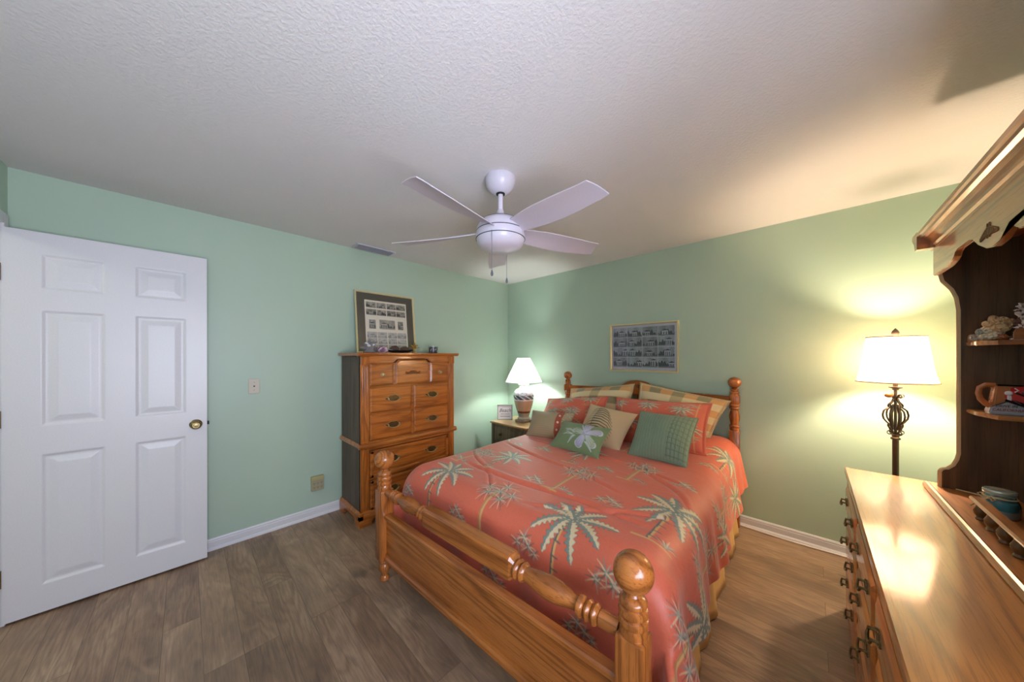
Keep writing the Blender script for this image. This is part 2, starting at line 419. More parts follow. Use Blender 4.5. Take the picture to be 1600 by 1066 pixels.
obj('top_cap', box(B(), .0, .037, -.048, .048, .030, .063, .004), plain('tan_plastic', srgb(180, 170, 120), .5), OU)
VT = thing('ceiling_air_vent', 'white slatted rectangular air vent on the ceiling above the tall chest', 'air vent', (.115, -1.95, H - .0005))
fr = B()
for (x0, x1, y0, y1) in [(-.075, -.055, -.18, .18), (.055, .075, -.18, .18), (-.056, .056, -.18, -.16), (-.056, .056, .16, .18)]: box(fr, x0, x1, y0, y1, -.012, 0, .002)
GREYW = plain('grey_white_metal', srgb(196, 196, 204), .4)
obj('vent_frame', fr, GREYW, VT)
sl = B()
for k in range(7):
    x = -.048 + k * .016; M = Matrix.Translation((x, 0, -.012)) @ Matrix.Rotation(math.radians(38), 4, 'Y'); box(sl, -.010, .010, -.165, .165, -.0008, .0008, M=M)
obj('louvres', sl, GREYW, VT)
obj('duct_box', box(B(), -.055, .055, -.16, .16, -.001, 0), plain('duct_dark', srgb(80, 82, 86), .8), VT)

# ---------------------------------------------------------------- ceiling fan
FAN = thing('ceiling_fan', 'white five-blade ceiling fan with round bowl housing hanging over the bed', 'ceiling fan', (1.853, -1.940, 0))
FW = plain('fan_white', srgb(214, 208, 220), .28)
FB = plain('fan_blade_white', srgb(205, 196, 204), .45)
obj('canopy', lathe(B(), [(.086, H - .0005), (.088, H - .010), (.087, H - .024), (.083, H - .042), (.074, H - .060), (.060, H - .076), (.044, H - .087), (.034, H - .091)], 40), FW, FAN, True)
obj('hanger_slot', lathe(B(), [(.026, H - .091), (.025, H - .096), (.010, H - .098)], 24), plain('black_gap', (.01, .01, .01), .6), FAN, True)
obj('downrod', lathe(B(), [(.0145, H - .09), (.0145, 2.255), (.020, 2.250), (.023, 2.232), (.034, 2.218), (.043, 2.209)], 24), FW, FAN, True)
obj('motor_housing', lathe(B(), [(.043, 2.212), (.062, 2.206), (.090, 2.196), (.104, 2.189), (.104, 2.1855), (.1075, 2.185), (.124, 2.168), (.137, 2.142), (.1405, 2.126)], 48), FW, FAN, True)
for r_, z_ in ((.1385, 2.1235), (.103, 2.1872), (.1412, 2.081)): obj('seam_ring', lathe(B(), [(r_, z_ - .0018), (r_ + .0022, z_ - .0016), (r_ + .0022, z_ + .0016), (r_, z_ + .0018)], 48), plain('dark_seam', srgb(70, 70, 84), .6), FAN, True)
obj('light_bowl', lathe(B(), [(.1405, 2.121), (.143, 2.104), (.1425, 2.083), (.1400, 2.080), (.136, 2.066), (.122, 2.042), (.094, 2.027), (.052, 2.019), (.012, 2.016)], 48), FW, FAN, True)
for k in range(5):
    az = math.radians(-78 + 72 * k)
    b = B(); nL, nW = 26, 10; top = []; bot = []
    for i in range(nL):
        t = i / (nL - 1); r = .105 + t * .57
        w0 = .052 + .022 * math.sin(min(1, t * 1.15) * PI * .8) + .004 * t
        lead = w0; trail = -w0 * (.9 if t > .3 else .75 + .5 * t)
        if t > .93: lead *= 1 - (t - .93) * 1.5
        tw = -math.radians(24 - 12 * t); zc = 2.132 - .018 * t - .006 * math.sin(t * PI)
        rt_, rb_ = [], []
        for j in range(nW):
            u = j / (nW - 1); yy = trail + (lead - trail) * u
            rr_ = r - (0.03 * (1 - u) if i == nL - 1 else 0.02 * (1 - u) * t)
            camber = .006 * math.sin(u * PI)
            p = Vector((rr_, yy * math.cos(tw), zc + yy * math.sin(tw) + camber))
            q = Matrix.Rotation(az, 3, 'Z') @ p
            rt_.append(b.verts.new(q + Vector((0, 0, .0025)))); rb_.append(b.verts.new(q - Vector((0, 0, .0025))))
        top.append(rt_); bot.append(rb_)
    for i in range(nL - 1):
        for j in range(nW - 1):
            b.faces.new((top[i][j], top[i + 1][j], top[i + 1][j + 1], top[i][j + 1])); b.faces.new((bot[i][j], bot[i][j + 1], bot[i + 1][j + 1], bot[i + 1][j]))
        b.faces.new((top[i][0], bot[i][0], bot[i + 1][0], top[i + 1][0])); b.faces.new((top[i][-1], top[i + 1][-1], bot[i + 1][-1], bot[i][-1]))
    for j in range(nW - 1):
        b.faces.new((top[0][j], top[0][j + 1], bot[0][j + 1], bot[0][j])); b.faces.new((top[-1][j], bot[-1][j], bot[-1][j + 1], top[-1][j + 1]))
    obj('blade', b, FB, FAN, 30)
PC = plain('pull_chain_metal', srgb(120, 122, 136), .35, .8)
for (a, rr_, zb) in [(-63, .145, 1.870), (119, .13, 1.894)]:
    x, y = rr_ * math.cos(math.radians(a)), rr_ * math.sin(math.radians(a))
    ztop = 2.085 if a < 0 else 2.035
    b = B(); tube(b, [(x, y, ztop), (x, y, zb)], .0012, 6); lathe(b, [(.001, zb + .002), (.0045, zb - .008), (.0075, zb - .022), (.006, zb - .031), (.002, zb - .034)], 14, Matrix.Translation((x, y, 0)))
    obj('pull_chain', b, PC, FAN, True)

# ---------------------------------------------------------------- bail pull
def bail_mesh(bm, C, M, w=.05, s=1.25, what='both'):
    """ornate backplate in local yz plane, bail hangs in front (local +x)"""
    pl = []
    for k in range(48):
        a = 2 * PI * k / 48; r = 1 + .16 * math.cos(4 * a) + .07 * math.cos(8 * a + .4) - .14 * max(0, math.sin(a)) * (abs(math.cos(a)) < .25)
        pl.append((w * r * math.cos(a) * s, .022 * (1 + .18 * math.cos(6 * a)) * r * math.sin(a) * s))
    if what != 'bail': prism(bm, pl, lambda a, c, d: M @ Vector((C[0] + d, C[1] + a, C[2] + c)), 0, .003)
    if what == 'plate': return
    tube(bm, [M @ Vector((C[0] + .0035, C[1] + a, C[2] + c)) for a, c in pl], .0016, 5, True)
    for sg in (-1, 1):
        q = [M @ Vector((C[0] + t * .020, C[1] + sg * w * .8 * s, C[2] + .003)) for t in (0, .5, 1)]; tube(bm, q, [.006, .0035, .005], 8)
    pts = []
    for i in range(13):
        t = i / 12; a = PI * t
        pts.append(M @ Vector((C[0] + .018 + .004 * math.sin(a), C[1] - w * .8 * s * math.cos(a), C[2] + .003 - .022 * math.sin(a) ** .7 * s)))
    tube(bm, pts, [.0028 + .0016 * math.sin(PI * i / 12) for i in range(13)], 8)
def knob_mesh(bm, C, M):
    Mx = M @ Matrix.Translation(C) @ Matrix.Rotation(PI / 2, 4, 'Y')
    lathe(bm, [(.018, 0), (.018, .002), (.006, .004), (.0055, .014), (.012, .020), (.0155, .025), (.014, .030), (.003, .034)], 18, Mx)
ID = Matrix.Identity(4)
PULL = plain('aged_brass_pull', srgb(196, 176, 128), .32, .75, .15, 90)
PULLD = plain('dark_brass_pull', srgb(112, 94, 62), .35, .85, .15, 90)

# ---------------------------------------------------------------- tall chest
CH = thing('chest_of_drawers', 'tall oak chest of drawers with dark side panels and brass pulls against left wall', 'chest of drawers', (.265, -1.747, 0))
cy0, cy1, cxf, cxb = -.465, .465, .215, -.235   # local
def cbox(*a, **k): return box(B(), *a, **k)
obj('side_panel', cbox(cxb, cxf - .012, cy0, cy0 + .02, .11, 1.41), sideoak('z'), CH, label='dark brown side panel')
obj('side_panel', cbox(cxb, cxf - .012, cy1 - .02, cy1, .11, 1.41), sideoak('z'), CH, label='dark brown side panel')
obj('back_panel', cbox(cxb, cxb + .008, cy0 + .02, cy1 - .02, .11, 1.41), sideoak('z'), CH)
# front columns, reeded
for sy in (-1, 1):
    b = B(); ya = cy0 if sy < 0 else cy1 - .072; yb = ya + .072
    box(b, cxf - .03, cxf - .006, ya, yb, .11, 1.41)
    for k in range(3): box(b, cxf - .012, cxf + .001, ya + .012 + k * .019, ya + .012 + k * .019 + .013, .70, 1.325, .004)
    box(b, cxf - .012, cxf + .004, ya, yb, 1.335, 1.405, .003); box(b, cxf - .012, cxf + .001, ya + .01, yb - .01, .14, .63, .004)
    obj('corner_post', b, chestoak('z'), CH)
top = B()
prism(top, [(-.01, 1.41), (.030, 1.41), (.034, 1.414), (.036, 1.420), (.044, 1.424), (.044, 1.434), (.038, 1.438), (-.01, 1.438)], lambda p, z, d: (cxf + p - .004, d, z), cy0 - .03, cy1 + .03)
box(top, cxb, cxf - .01, cy0 - .03, cy1 + .03, 1.412, 1.438, .004)
obj('top_board', top, chestoak('y'), CH)
b = B()
ya, yb = cy0 + .072, cy1 - .072
# arched apron under the top
ap = [(ya, 1.41), (ya, 1.352), (-.195, 1.352), (-.175, 1.362), (-.155, 1.380), (-.13, 1.386), (.13, 1.386), (.155, 1.380), (.175, 1.362), (.195, 1.352), (yb, 1.352), (yb, 1.41)]
prism(b, ap, lambda a, c, d: (d, a, c), cxf - .02, cxf - .002)
for z0, z1 in [(1.146, 1.154), (.918, .925), (.680, .692), (.618, .640), (.366, .376)]: box(b, cxf - .03, cxf - .008, ya, yb, z0, z1)
obj('face_frame', b, chestoak('y'), CH)
obj('dark_interior', cbox(cxb + .01, cxf - .03, ya, yb, .11, 1.40), plain('dark_gap', srgb(34, 22, 14), .8), CH)
def raised(bm, y0, y1, z0, z1, x, h=.016, bev=.014, arch=0):
    """raised panel field, face at x+h"""
    if arch:
        out = [(y0, z0), (y1, z0), (y1, z1 - .03), (y1 - .012, z1 - .018), (y1 - .03, z1), (y0 + .03, z1), (y0 + .012, z1 - .018), (y0, z1 - .03)]
    else: out = [(y0, z0), (y1, z0), (y1, z1), (y0, z1)]
    cyy = (y0 + y1) / 2; czz = (z0 + z1) / 2
    A = [bm.verts.new((x, a, c)) for a, c in out]; sy_ = 1 - 2 * bev / (y1 - y0); sz_ = 1 - 2 * bev / (z1 - z0)
    Bq = [bm.verts.new((x + h * .45, a, c)) for a, c in out]
    Cq = [bm.verts.new((x + h, cyy + (a - cyy) * sy_, czz + (c - czz) * sz_)) for a, c in out]
    n = len(out)
    for P_, Q_ in ((A, Bq), (Bq, Cq)):
        for k in range(n): bm.faces.new((P_[k], P_[(k + 1) % n], Q_[(k + 1) % n], Q_[k]))
    bm.faces.new(Cq); bm.faces.new(list(reversed(A)))
def drawer(parent, fields, z0, z1, y0, y1, x, mat, label=None):
    b = B(); box(b, x - .02, x + .002, y0, y1, z0, z1)
    for f in fields: raised(b, *f[:4], x + .002, arch=f[4] if len(f) > 4 else 0)
    return obj('drawer', b, mat, parent)
cx = cxf - .012
g = .003
# row 1 : two small and an arched centre
d = drawer(CH, [(ya + g, -.185, 1.158, 1.346), (-.165, .165, 1.158, 1.380, 1), (.185, yb - g, 1.158, 1.346)], 1.156, 1.350, ya + g, yb - g, cx, chestoak('y'))
b = B(); knob_mesh(b, (cx + .018, -.285, 1.25), ID); obj('knob', b, PULL, d, True)
b = B(); knob_mesh(b, (cx + .018, .285, 1.25), ID); obj('knob', b, PULL, d, True)
b = B()
for sg in (-1, 1):
    for k in range(7):
        t = k / 6; yy = sg * .068 * t; b_r = .011 * (1 - .5 * t)
        pts = [(cx + .020, yy + b_r * math.cos(a), 1.258 + .010 * math.sin(t * 7) * (1 - t * .4) + b_r * math.sin(a)) for a in np.linspace(0, 4.6, 9)]
        tube(b, pts, .0028, 6)
ball(b, (cx + .020, 0, 1.268), .008, 1, (.5, 1, 1)); tube(b, [(cx + .019, -.075, 1.247), (cx + .019, 0, 1.252), (cx + .019, .075, 1.247)], .0035, 6)
obj('carved_applique', b, plain('carved_brown', srgb(104, 58, 26), .4), d, True)
for z0, z1 in ((.927, 1.144), (.694, .916)):
    d = drawer(CH, [(ya + g, -.012, z0 + .002, z1 - .002), (.012, yb - g, z0 + .002, z1 - .002)], z0, z1, ya + g, yb - g, cx, chestoak('y'))
    for yy in (-.19, .20):
        b = B(); bail_mesh(b, (cx + .018, yy, (z0 + z1) / 2 + .004), ID, what='plate'); obj('backplate', b, PULLD, d, 35); b = B(); bail_mesh(b, (cx + .018, yy, (z0 + z1) / 2 + .004), ID, what='bail'); obj('bail', b, PULL, d, 35)
# waist moulding
b = B(); WM = [(-.01, .640), (.010, .640), (.020, .648), (.022, .660), (.018, .670), (.008, .680), (-.01, .680)]
prism(b, WM, lambda p, z, q: (cxf + p, q, z), cy0 - .018, cy1 + .018)
for sg, ye in ((-1, cy0), (1, cy1)): prism(b, [(p - .004, z) for p, z in WM], lambda p, z, q: (q, ye + sg * p, z), cxb, cxf + .004)
obj('waist_moulding', b, chestoak('y'), CH)
for z0, z1 in ((.380, .612), (.108, .362)):
    b = B(); box(b, cx - .02, cx + .004, ya + g, yb - g, z0, z1)
    # picture-frame moulding
    fwid = .034
    for (y0_, y1_, q0, q1) in [(ya + g, yb - g, z0, z0 + fwid), (ya + g, yb - g, z1 - fwid, z1), (ya + g, ya + g + fwid, z0, z1), (yb - g - fwid, yb - g, z0, z1)]: box(b, cx, cx + .020, y0_, y1_, q0, q1, .008)
    d = obj('drawer', b, chestoak('y'), CH)
    for yy in (-.19, .20):
        b = B(); bail_mesh(b, (cx + .004, yy, (z0 + z1) / 2 + .01), ID, what='plate'); obj('backplate', b, PULLD, d, 35); b = B(); bail_mesh(b, (cx + .004, yy, (z0 + z1) / 2 + .01), ID, what='bail'); obj('bail', b, PULL, d, 35)
# base
b = B(); BP = [(-.012, .118), (.004, .118), (.010, .108), (.014, .100), (.020, .094), (.020, .060), (-.012, .060)]
prism(b, BP, lambda p, z, q: (cxf + p, q, z), cy0 - .02, cy1 + .02)
for sg, ye in ((-1, cy0), (1, cy1)): prism(b, BP, lambda p, z, q: (q, ye + sg * p, z), cxb, cxf + .02)
obj('base_moulding', b, chestoak('y'), CH)
for sy in (-1, 1):
    b = B(); e = (cy0 - .02) if sy < 0 else (cy1 + .02)
    ft = [(0, .062), (0, .012), (.006, 0), (.095, 0), (.105, .012), (.100, .028), (.112, .044), (.14, .062)]
    prism(b, ft, lambda a, c, q: (q, e - sy * (a + .0015), c), cxf - .004, cxf + .020)
    prism(b, [(0, .062), (0, 0), (.071, 0), (.081, .012), (.076, .028), (.088, .044), (.116, .062)], lambda a, c, q: (cxf - .0045 - a, e - sy * q, c), .0015, .022)
    box(b, cxf - .030, cxf + .0185, min(e - sy * .0008, e - sy * .02), max(e - sy * .0008, e - sy * .02), .0, .060)
    obj('bracket_foot', b, chestoak('y'), CH)
    b = B(); prism(b, ft, lambda a, c, q: (cxb + a, e - sy * q, c), 0, .022); obj('bracket_foot', b, chestoak('y'), CH)

# ---------------------------------------------------------------- pictures
def tile_print(P, x0, x1, y0, y1, seed, sepia=False, fade=0):
    r = np.random.default_rng(seed); jj, ii = P.win(x0, x1, y0, y1)
    X, Y = np.meshgrid(P.x[ii], P.y[jj]); u = (X - x0) / (x1 - x0); v = (Y - y0) / (y1 - y0)
    g = .68 - .14 * r.random() + .05 * np.sin(u * 9 + seed)
    tree = .45 + .2 * np.sin(u * r.uniform(4, 9) + seed * 1.7) + .10 * np.sin(u * 31 + seed)
    g = np.where(v < tree, .20 + .2 * r.random(X.shape), g)
    a, bq = sorted(r.uniform(.1, .9, 2)); bq = max(bq, a + .4)
    hb = r.uniform(.5, .75); inb = (u > a) & (u < bq) & (v < hb) & (v > .15)
    g = np.where(inb, .72 - .45 * ((np.sin(u * r.uniform(40, 70)) > .1) & (v < hb - .12)), g)
    roof = (u > a - .05) & (u < bq + .05) & (v >= hb) & (v < hb + .16 * (1 - np.abs((u - (a + bq) / 2) / (bq - a + .1) * 2)))
    g = np.where(roof, .22, g); g = np.where(v < .14, .42 + .25 * r.random(), g)
    g = np.clip(g + r.normal(0, .07, X.shape), .08, .9)
    c = np.repeat(g[..., None], 3, 2)
    if sepia: c = c * np.array([1, .97, .86])
    c = c * (1 - fade) + fade * .85
    P.C[jj, ii] = srgb_np(c * 255)
PRINT = attr_mat('printed_paper', .5); GLASSP = glossy_glass('picture_glass')
GOLDF = plain('pale_gold_frame', srgb(226, 210, 160), .35, .3)
# wall picture over the bed
PW = thing('framed_photo_collage', 'thin gold-framed collage of sixteen black and white house photos on the wall above the bed', 'picture', (1.915, 0, 1.495))
hw_, hh_ = .341, .247
P = Paint(-hw_ + .015, hw_ - .015, -hh_ + .015, hh_ - .015, 260, 190, srgb_np((206, 202, 206)))
for r_ in range(4):
    for c_ in range(4):
        x0 = -.305 + c_ * .154; y0 = .205 - (r_ + 1) * .103 + .005
        tile_print(P, x0, x0 + .146, y0, y0 + .096, 11 + r_ * 4 + c_)
X, Y = np.meshgrid(P.x, P.y)
grid_obj('print', np.stack([X, np.full_like(X, -.008), Y], -1), P.C, PRINT, PW, smooth=False)
def frame_mesh(hw, hh, w, d, f):
    b = B()
    o4 = [(-hw, -hh), (hw, -hh), (hw, hh), (-hw, hh)]
    prof = [(0, 0), (0, d), (w * .6, d), (w, d * .45), (w, 0)]
    rings = []
    for i, (px, py) in enumerate(o4):
        sx, sy = (1 if px < 0 else -1), (1 if py < 0 else -1)
        rings.append([b.verts.new(f(px + sx * a, py + sy * a, c)) for a, c in prof])
    for i in range(4):
        A_, B_ = rings[i], rings[(i + 1) % 4]
        for k in range(len(prof)): b.faces.new((A_[k], A_[(k + 1) % len(prof)], B_[(k + 1) % len(prof)], B_[k]))
    return b
obj('frame', frame_mesh(hw_, hh_, .018, .022, lambda a, c, d: (a, -d - .001, c)), GOLDF, PW)
obj('backing_board', box(B(), -hw_ + .003, hw_ - .003, -.006, -.001, -hh_ + .003, hh_ - .003), plain('backing_grey', srgb(120, 118, 112), .8), PW)
obj('glass_pane', box(B(), -hw_ + .016, hw_ - .016, -.0115, -.0095, -hh_ + .016, hh_ - .016), GLASSP, PW)
# picture leaning on the chest
PL = thing('leaning_framed_collage', 'square gold-framed collage with wide dark olive mat leaning against wall on tall chest', 'picture', (.085, -1.80, 1.4405))
PL.rotation_euler = (0, math.radians(-6.5), 0)
s2 = .302
P = Paint(-s2 + .015, s2 - .015, .015, 2 * s2 - .015, 220, 220, srgb_np((92, 86, 70)))
jj, ii = P.win(-.212, .212, .020, .52); P.C[jj, ii] = srgb_np((236, 228, 206))
for r_, yy in enumerate((.445, .375, .148, .086, .024)):
    for c_ in range(4): tile_print(P, -.200 + c_ * .102, -.200 + c_ * .102 + .094, yy, yy + .056, 60 + r_ * 4 + c_, True, 0 if r_ < 2 else .45)
tile_print(P, -.075, .080, .240, .330, 91, True, .1); tile_print(P, -.175, -.115, .240, .325, 92, True, .1); tile_print(P, .115, .170, .242, .325, 93, True, .1)
X, Y = np.meshgrid(P.x, P.y)
grid_obj('print', np.stack([np.full_like(X, .008), X, Y], -1), P.C, PRINT, PL, smooth=False)
obj('frame', frame_mesh(s2, s2, .016, .020, lambda a, c, d: (d + .001, a, c + s2)), GOLDF, PL)
obj('backing_board', box(B(), 0, .006, -s2 + .003, s2 - .003, .003, 2 * s2 - .003), MATS['backing_grey'], PL)
obj('glass_pane', box(B(), .010, .0118, -s2 + .016, s2 - .016, .016, 2 * s2 - .016), GLASSP, PL)

# ---------------------------------------------------------------- bits on the chest
zt = 1.4385
def spiky(bm, c, n, r0, r1, rad, seed, up=.5, seg=5):
    rd = random.Random(seed)
    for k in range(n):
        a = rd.uniform(0, 2 * PI); e = rd.uniform(-.1, up) * PI / 2; l = rd.uniform(r0, r1)
        d = Vector((math.cos(a) * math.cos(e), math.sin(a) * math.cos(e), abs(math.sin(e)) + .05)); p = Vector(c)
        tube(bm, [p, p + d * l * .5 + Vector((0, 0, .1 * l)), p + d * l], [rad, rad * 1.5, rad * .4], seg)
b = B()
t1 = thing('glass_flower_votive', 'clear crystal flower-shaped candle holder, first ornament from the left on tall chest', 'ornament', (.33, -2.075, zt))
spiky(b, (0, 0, .02), 26, .03, .055, .006, 3, .9); lathe(b, [(.035, 0), (.038, .004), (.020, .02), (.026, .035)], 16)
obj('petals', b, plain('smoky_crystal', srgb(150, 148, 150), .12, .35), t1, 30)
b = B(); spiky(b, (0, 0, .035), 12, .02, .038, .006, 9, 1.0); obj('bright_petals', b, plain('bright_crystal', srgb(235, 235, 235), .1, .2), t1, 30)
t2 = thing('pink_swirl_glass', 'small pink and violet swirled glass paperweight between crystal flower and black tray', 'ornament', (.335, -1.965, zt))
b = B(); lathe(b, [(.02, 0), (.030, .008), (.034, .02), (.028, .036), (.012, .046), (.003, .048)], 24)
s = N('swirl_glass'); wv = s.n('ShaderNodeTexWave', {'Vector': s.coords(), 'Scale': 14, 'Distortion': 8, 'Detail': 2}); s.P(Base_Color=s.ramp(wv.outputs[0], [(0, srgb(214, 200, 206)), (.5, srgb(170, 110, 130)), (1, srgb(96, 70, 100))]).outputs[0], Roughness=.08)
obj('glass_body', b, s.m, t2, True)
ts = thing('white_card', 'flat pearly white card lying on front edge of tall chest in front of ornaments', 'card', (.405, -2.0, zt), math.radians(20))
obj('card_sheet', box(B(), -.03, .03, -.055, .055, .0, .002), plain('pearly_card', srgb(232, 224, 226), .25), ts)
t3 = thing('black_leaf_tray', 'shallow black leaf-shaped tray holding pine cones on tall chest', 'tray', (.31, -1.78, zt))
P_ = []
b = B(); nu = 36
rg = []
for (rr_, zz) in [(.02, .004), (.6, .004), (.85, .012), (1.0, .024), (1.0, .027), (.82, .016), (.6, .008), (.02, .008)]:
    rg.append([b.verts.new((.062 * rr_ * math.sin(2 * PI * k / nu), .150 * rr_ * (math.cos(2 * PI * k / nu) - .12 * abs(math.cos(2 * PI * k / nu)) ** 5) + (.0 if rr_ < .9 else .004 * math.sin(9 * 2 * PI * k / nu)), zz + (.012 * math.cos(2 * PI * k / nu) ** 4 * rr_ ** 3))) for k in range(nu)])
for A_, B_ in zip(rg, rg[1:]):
    for k in range(nu): b.faces.new((A_[k], A_[(k + 1) % nu], B_[(k + 1) % nu], B_[k]))
obj('tray_body', b, plain('glossy_black', srgb(28, 26, 28), .15), t3, True)
def pinecone(name, label, loc, R, L, rot, grp=None):
    t = thing(name, label, 'pine cone', loc, 0, 'pine cones in the black tray'); t.rotation_euler = rot
    b = B()
    lathe(b, [(.003, -L / 2), (R * .6, -L / 4), (R * .65, 0), (R * .4, L / 3), (.003, L / 2)], 12)
    n = 70
    for k in range(n):
        f = (k + .5) / n; z = -L / 2 + L * f; r = R * math.sin(PI * min(.97, f * .92 + .06)) ** .6; a = k * 2.39996
        M = Matrix.Rotation(a, 4, 'Z') @ Matrix.Translation((r * .78, 0, z)) @ Matrix.Rotation(math.radians(-25), 4, 'Y')
        box(b, -.008, .006, -.006, .006, -.0015, .0015, M=M)
    obj('scales', b, plain('pinecone_brown', srgb(108, 78, 62), .6), t); return t
pinecone('pine_cone', 'brown pine cone lying at the left end of the black tray', (.315, -1.840, zt + .040), .032, .080, (PI / 2, 0, .15))
pinecone('pine_cone', 'brown pine cone lying at the right end of the black tray', (.32, -1.745, zt + .037), .028, .075, (PI / 2, 0, -.3))
t4 = thing('gold_flower_ornament', 'small gilded flower cluster standing at right end of black tray', 'ornament', (.33, -1.655, zt))
b = B(); spiky(b, (0, 0, .035), 22, .02, .045, .0045, 21, .9); tube(b, [(0, 0, 0), (0, 0, .04)], [.014, .004], 10)
obj('flower_cluster', b, plain('gilt', srgb(190, 160, 96), .3, .8), t4, 30)
t5 = thing('etched_glass_votive', 'grey etched glass cup standing alone on right side of tall chest', 'candle holder', (.36, -1.455, zt))
b = B(); lathe(b, [(.028, 0), (.032, .004), (.034, .03), (.036, .052), (.033, .052), (.030, .03), (.026, .008), (.002, .008)], 28)
s = N('etched_glass'); vr = s.n('ShaderNodeTexVoronoi', {'Vector': s.coords(), 'Scale': 55}); s.P(Base_Color=s.ramp(vr.outputs[0], [(.1, srgb(190, 190, 192)), (.4, srgb(70, 72, 76))]).outputs[0], Roughness=.15)
obj('cup', b, s.m, t5, True)
b = B(); lathe(b, [(.016, .03), (.016, .058), (.004, .060), (.002, .064)], 16); obj('candle', b, plain('wax', srgb(238, 232, 226), .4), t5, True)

t1.scale = (1.4, 1.6, 1.6); t2.scale = (1.3, 1.5, 1.3); t4.scale = (1.3, 1.3, 1.35); t5.scale = (1.3, 1.3, 1.25)
# ---------------------------------------------------------------- nightstand, lamp, sign
NS = thing('nightstand', 'weathered olive-brown nightstand with tan top in the corner left of the bed', 'nightstand', (.555, -.34, 0))
NSB = oak('weathered_oak', srgb(128, 118, 92), srgb(108, 98, 76), srgb(72, 64, 48), 'z', .5, 1.2, .05)
NST = oak('pale_top', srgb(206, 172, 124), srgb(190, 152, 104), srgb(140, 104, 66), 'x', .3, 1.2)
obj('top', box(B(), -.305, .305, -.238, .238, .578, .600, .006), NST, NS)
b = B()
for (x0, x1) in ((-.285, -.262), (.262, .285)): box(b, x0, x1, -.215, .215, .02, .578)
box(b, -.262, .262, .20, .215, .05, .578); box(b, -.262, .262, -.212, .2, .05, .07); box(b, -.262, .262, -.214, -.20, .548, .578); box(b, -.262, .262, -.214, -.20, .355, .37)
prism(b, [(-.285, .03), (.285, .03), (.285, .10), (-.285, .10)], lambda a, c, d: (a, d, c), -.222, -.20)
obj('cabinet_body', b, NSB, NS)
for sx in (-.272, .272): obj('corner_pilaster', box(B(), sx - .016, sx + .016, -.226, -.20, .10, .578, .005), NSB, NS)
for z0, z1 in ((.375, .545), (.11, .35)):
    b = B(); box(b, -.25, .25, -.218, -.19, z0, z1, .003); box(b, -.225, .225, -.223, -.21, z0 + .02, z1 - .02, .004)
    d = obj('drawer', b, NSB, NS)
    for sx in (-.12, .12):
        b = B(); knob_mesh(b, (0, 0, 0), Matrix.Translation((sx, -.222, (z0 + z1) / 2)) @ Matrix.Rotation(-PI / 2, 4, 'Z')); obj('knob', b, DKB, d, True)
for sx in (-.27, .27):
    for sy in (-.2, .2): obj('foot', box(B(), sx - .02, sx + .02, sy - .015, sy + .015, 0, .03, .003), NSB, NS)

LX, LY = .585, -.315
TL = thing('table_lamp', 'ceramic urn table lamp with white cone shade lit on the nightstand', 'table lamp', (LX, LY, .6005))
obj('plinth', box(B(), -.078, .078, -.078, .078, 0, .028, .006), plain('grey_plinth', srgb(146, 138, 120), .5), TL)
def lamp_ceramic():
    s = N('painted_ceramic'); v = s.coords(); sep = s.n('ShaderNodeSeparateXYZ', {'Vector': v})
    ang = s.math('ARCTAN2', sep.outputs[1], sep.outputs[0])
    diag = s.math('SINE', s.math('ADD', s.math('MULTIPLY', ang, 10), s.math('MULTIPLY', sep.outputs[2], 120)))
    leaf = s.ramp(diag, [(.35, srgb(84, 88, 96)), (.6, srgb(196, 196, 196))])
    nz = s.noise(v, 38, 3, .6, 1.5); fl = s.ramp(nz.outputs[0], [(.42, srgb(110, 116, 132)), (.5, srgb(200, 200, 202)), (.62, srgb(176, 150, 140))])
    base = s.ramp(s.math('DIVIDE', sep.outputs[2], .5), [(0, srgb(170, 168, 156)), (.16, srgb(150, 150, 140)), (.22, srgb(116, 66, 44)), (.27, srgb(128, 108, 84)), (.275, srgb(184, 160, 130)), (.53, srgb(184, 160, 130)), (.535, srgb(226, 226, 226)), (.56, srgb(150, 150, 152)), (.66, srgb(150, 150, 152)), (.67, srgb(210, 210, 210)), (.80, srgb(210, 210, 210)), (1, srgb(236, 234, 230))], 'CONSTANT')
    while False: pass
    def band(a, bq): return s.math('MULTIPLY', s.math('GREATER_THAN', sep.outputs[2], a), s.math('LESS_THAN', sep.outputs[2], bq))
    c = s.mix(band(.280, .33), base.outputs[0], leaf.outputs[0]); c = s.mix(band(.335, .395), c, fl.outputs[0])
    s.P(Base_Color=c, Roughness=.22, Coat_Weight=.4); return s.m
obj('ceramic_body', lathe(B(), [(.072, .028), (.078, .034), (.078, .048), (.068, .056), (.064, .062), (.070, .085), (.084, .13), (.100, .18), (.114, .23), (.124, .28), (.127, .315), (.124, .345), (.112, .375), (.092, .398), (.066, .412), (.055, .418), (.052, .435), (.056, .448), (.064, .452), (.066, .462), (.060, .470), (.030, .474)], 48), lamp_ceramic(), TL, True)
obj('stem', lathe(B(), [(.008, .474), (.008, .56), (.014, .562), (.014, .585)], 16), BRASS, TL, True)
def shade_mat(name, col, tcol, trans=.5):
    s = N(name); d = s.n('ShaderNodeBsdfDiffuse', {'Color': col}); t = s.n('ShaderNodeBsdfTranslucent', {'Color': tcol})
    mx = s.n('ShaderNodeMixShader', {0: trans}); s.t.links.new(d.outputs[0], mx.inputs[1]); s.t.links.new(t.outputs[0], mx.inputs[2])
    s.t.links.new(mx.outputs[0], s.out.inputs[0]); return s.m
SH1 = shade_mat('white_linen_shade', (.92, .90, .88), (.8, .8, .8), .5)
sh = obj('lamp_shade', lathe(B(), [(.226, .487), (.2265, .492), (.079, .785), (.077, .786), (.2245, .490)], 56, close=False), SH1, TL, True)
TRIMG = plain('shade_trim_grey', srgb(196, 192, 186), .6)
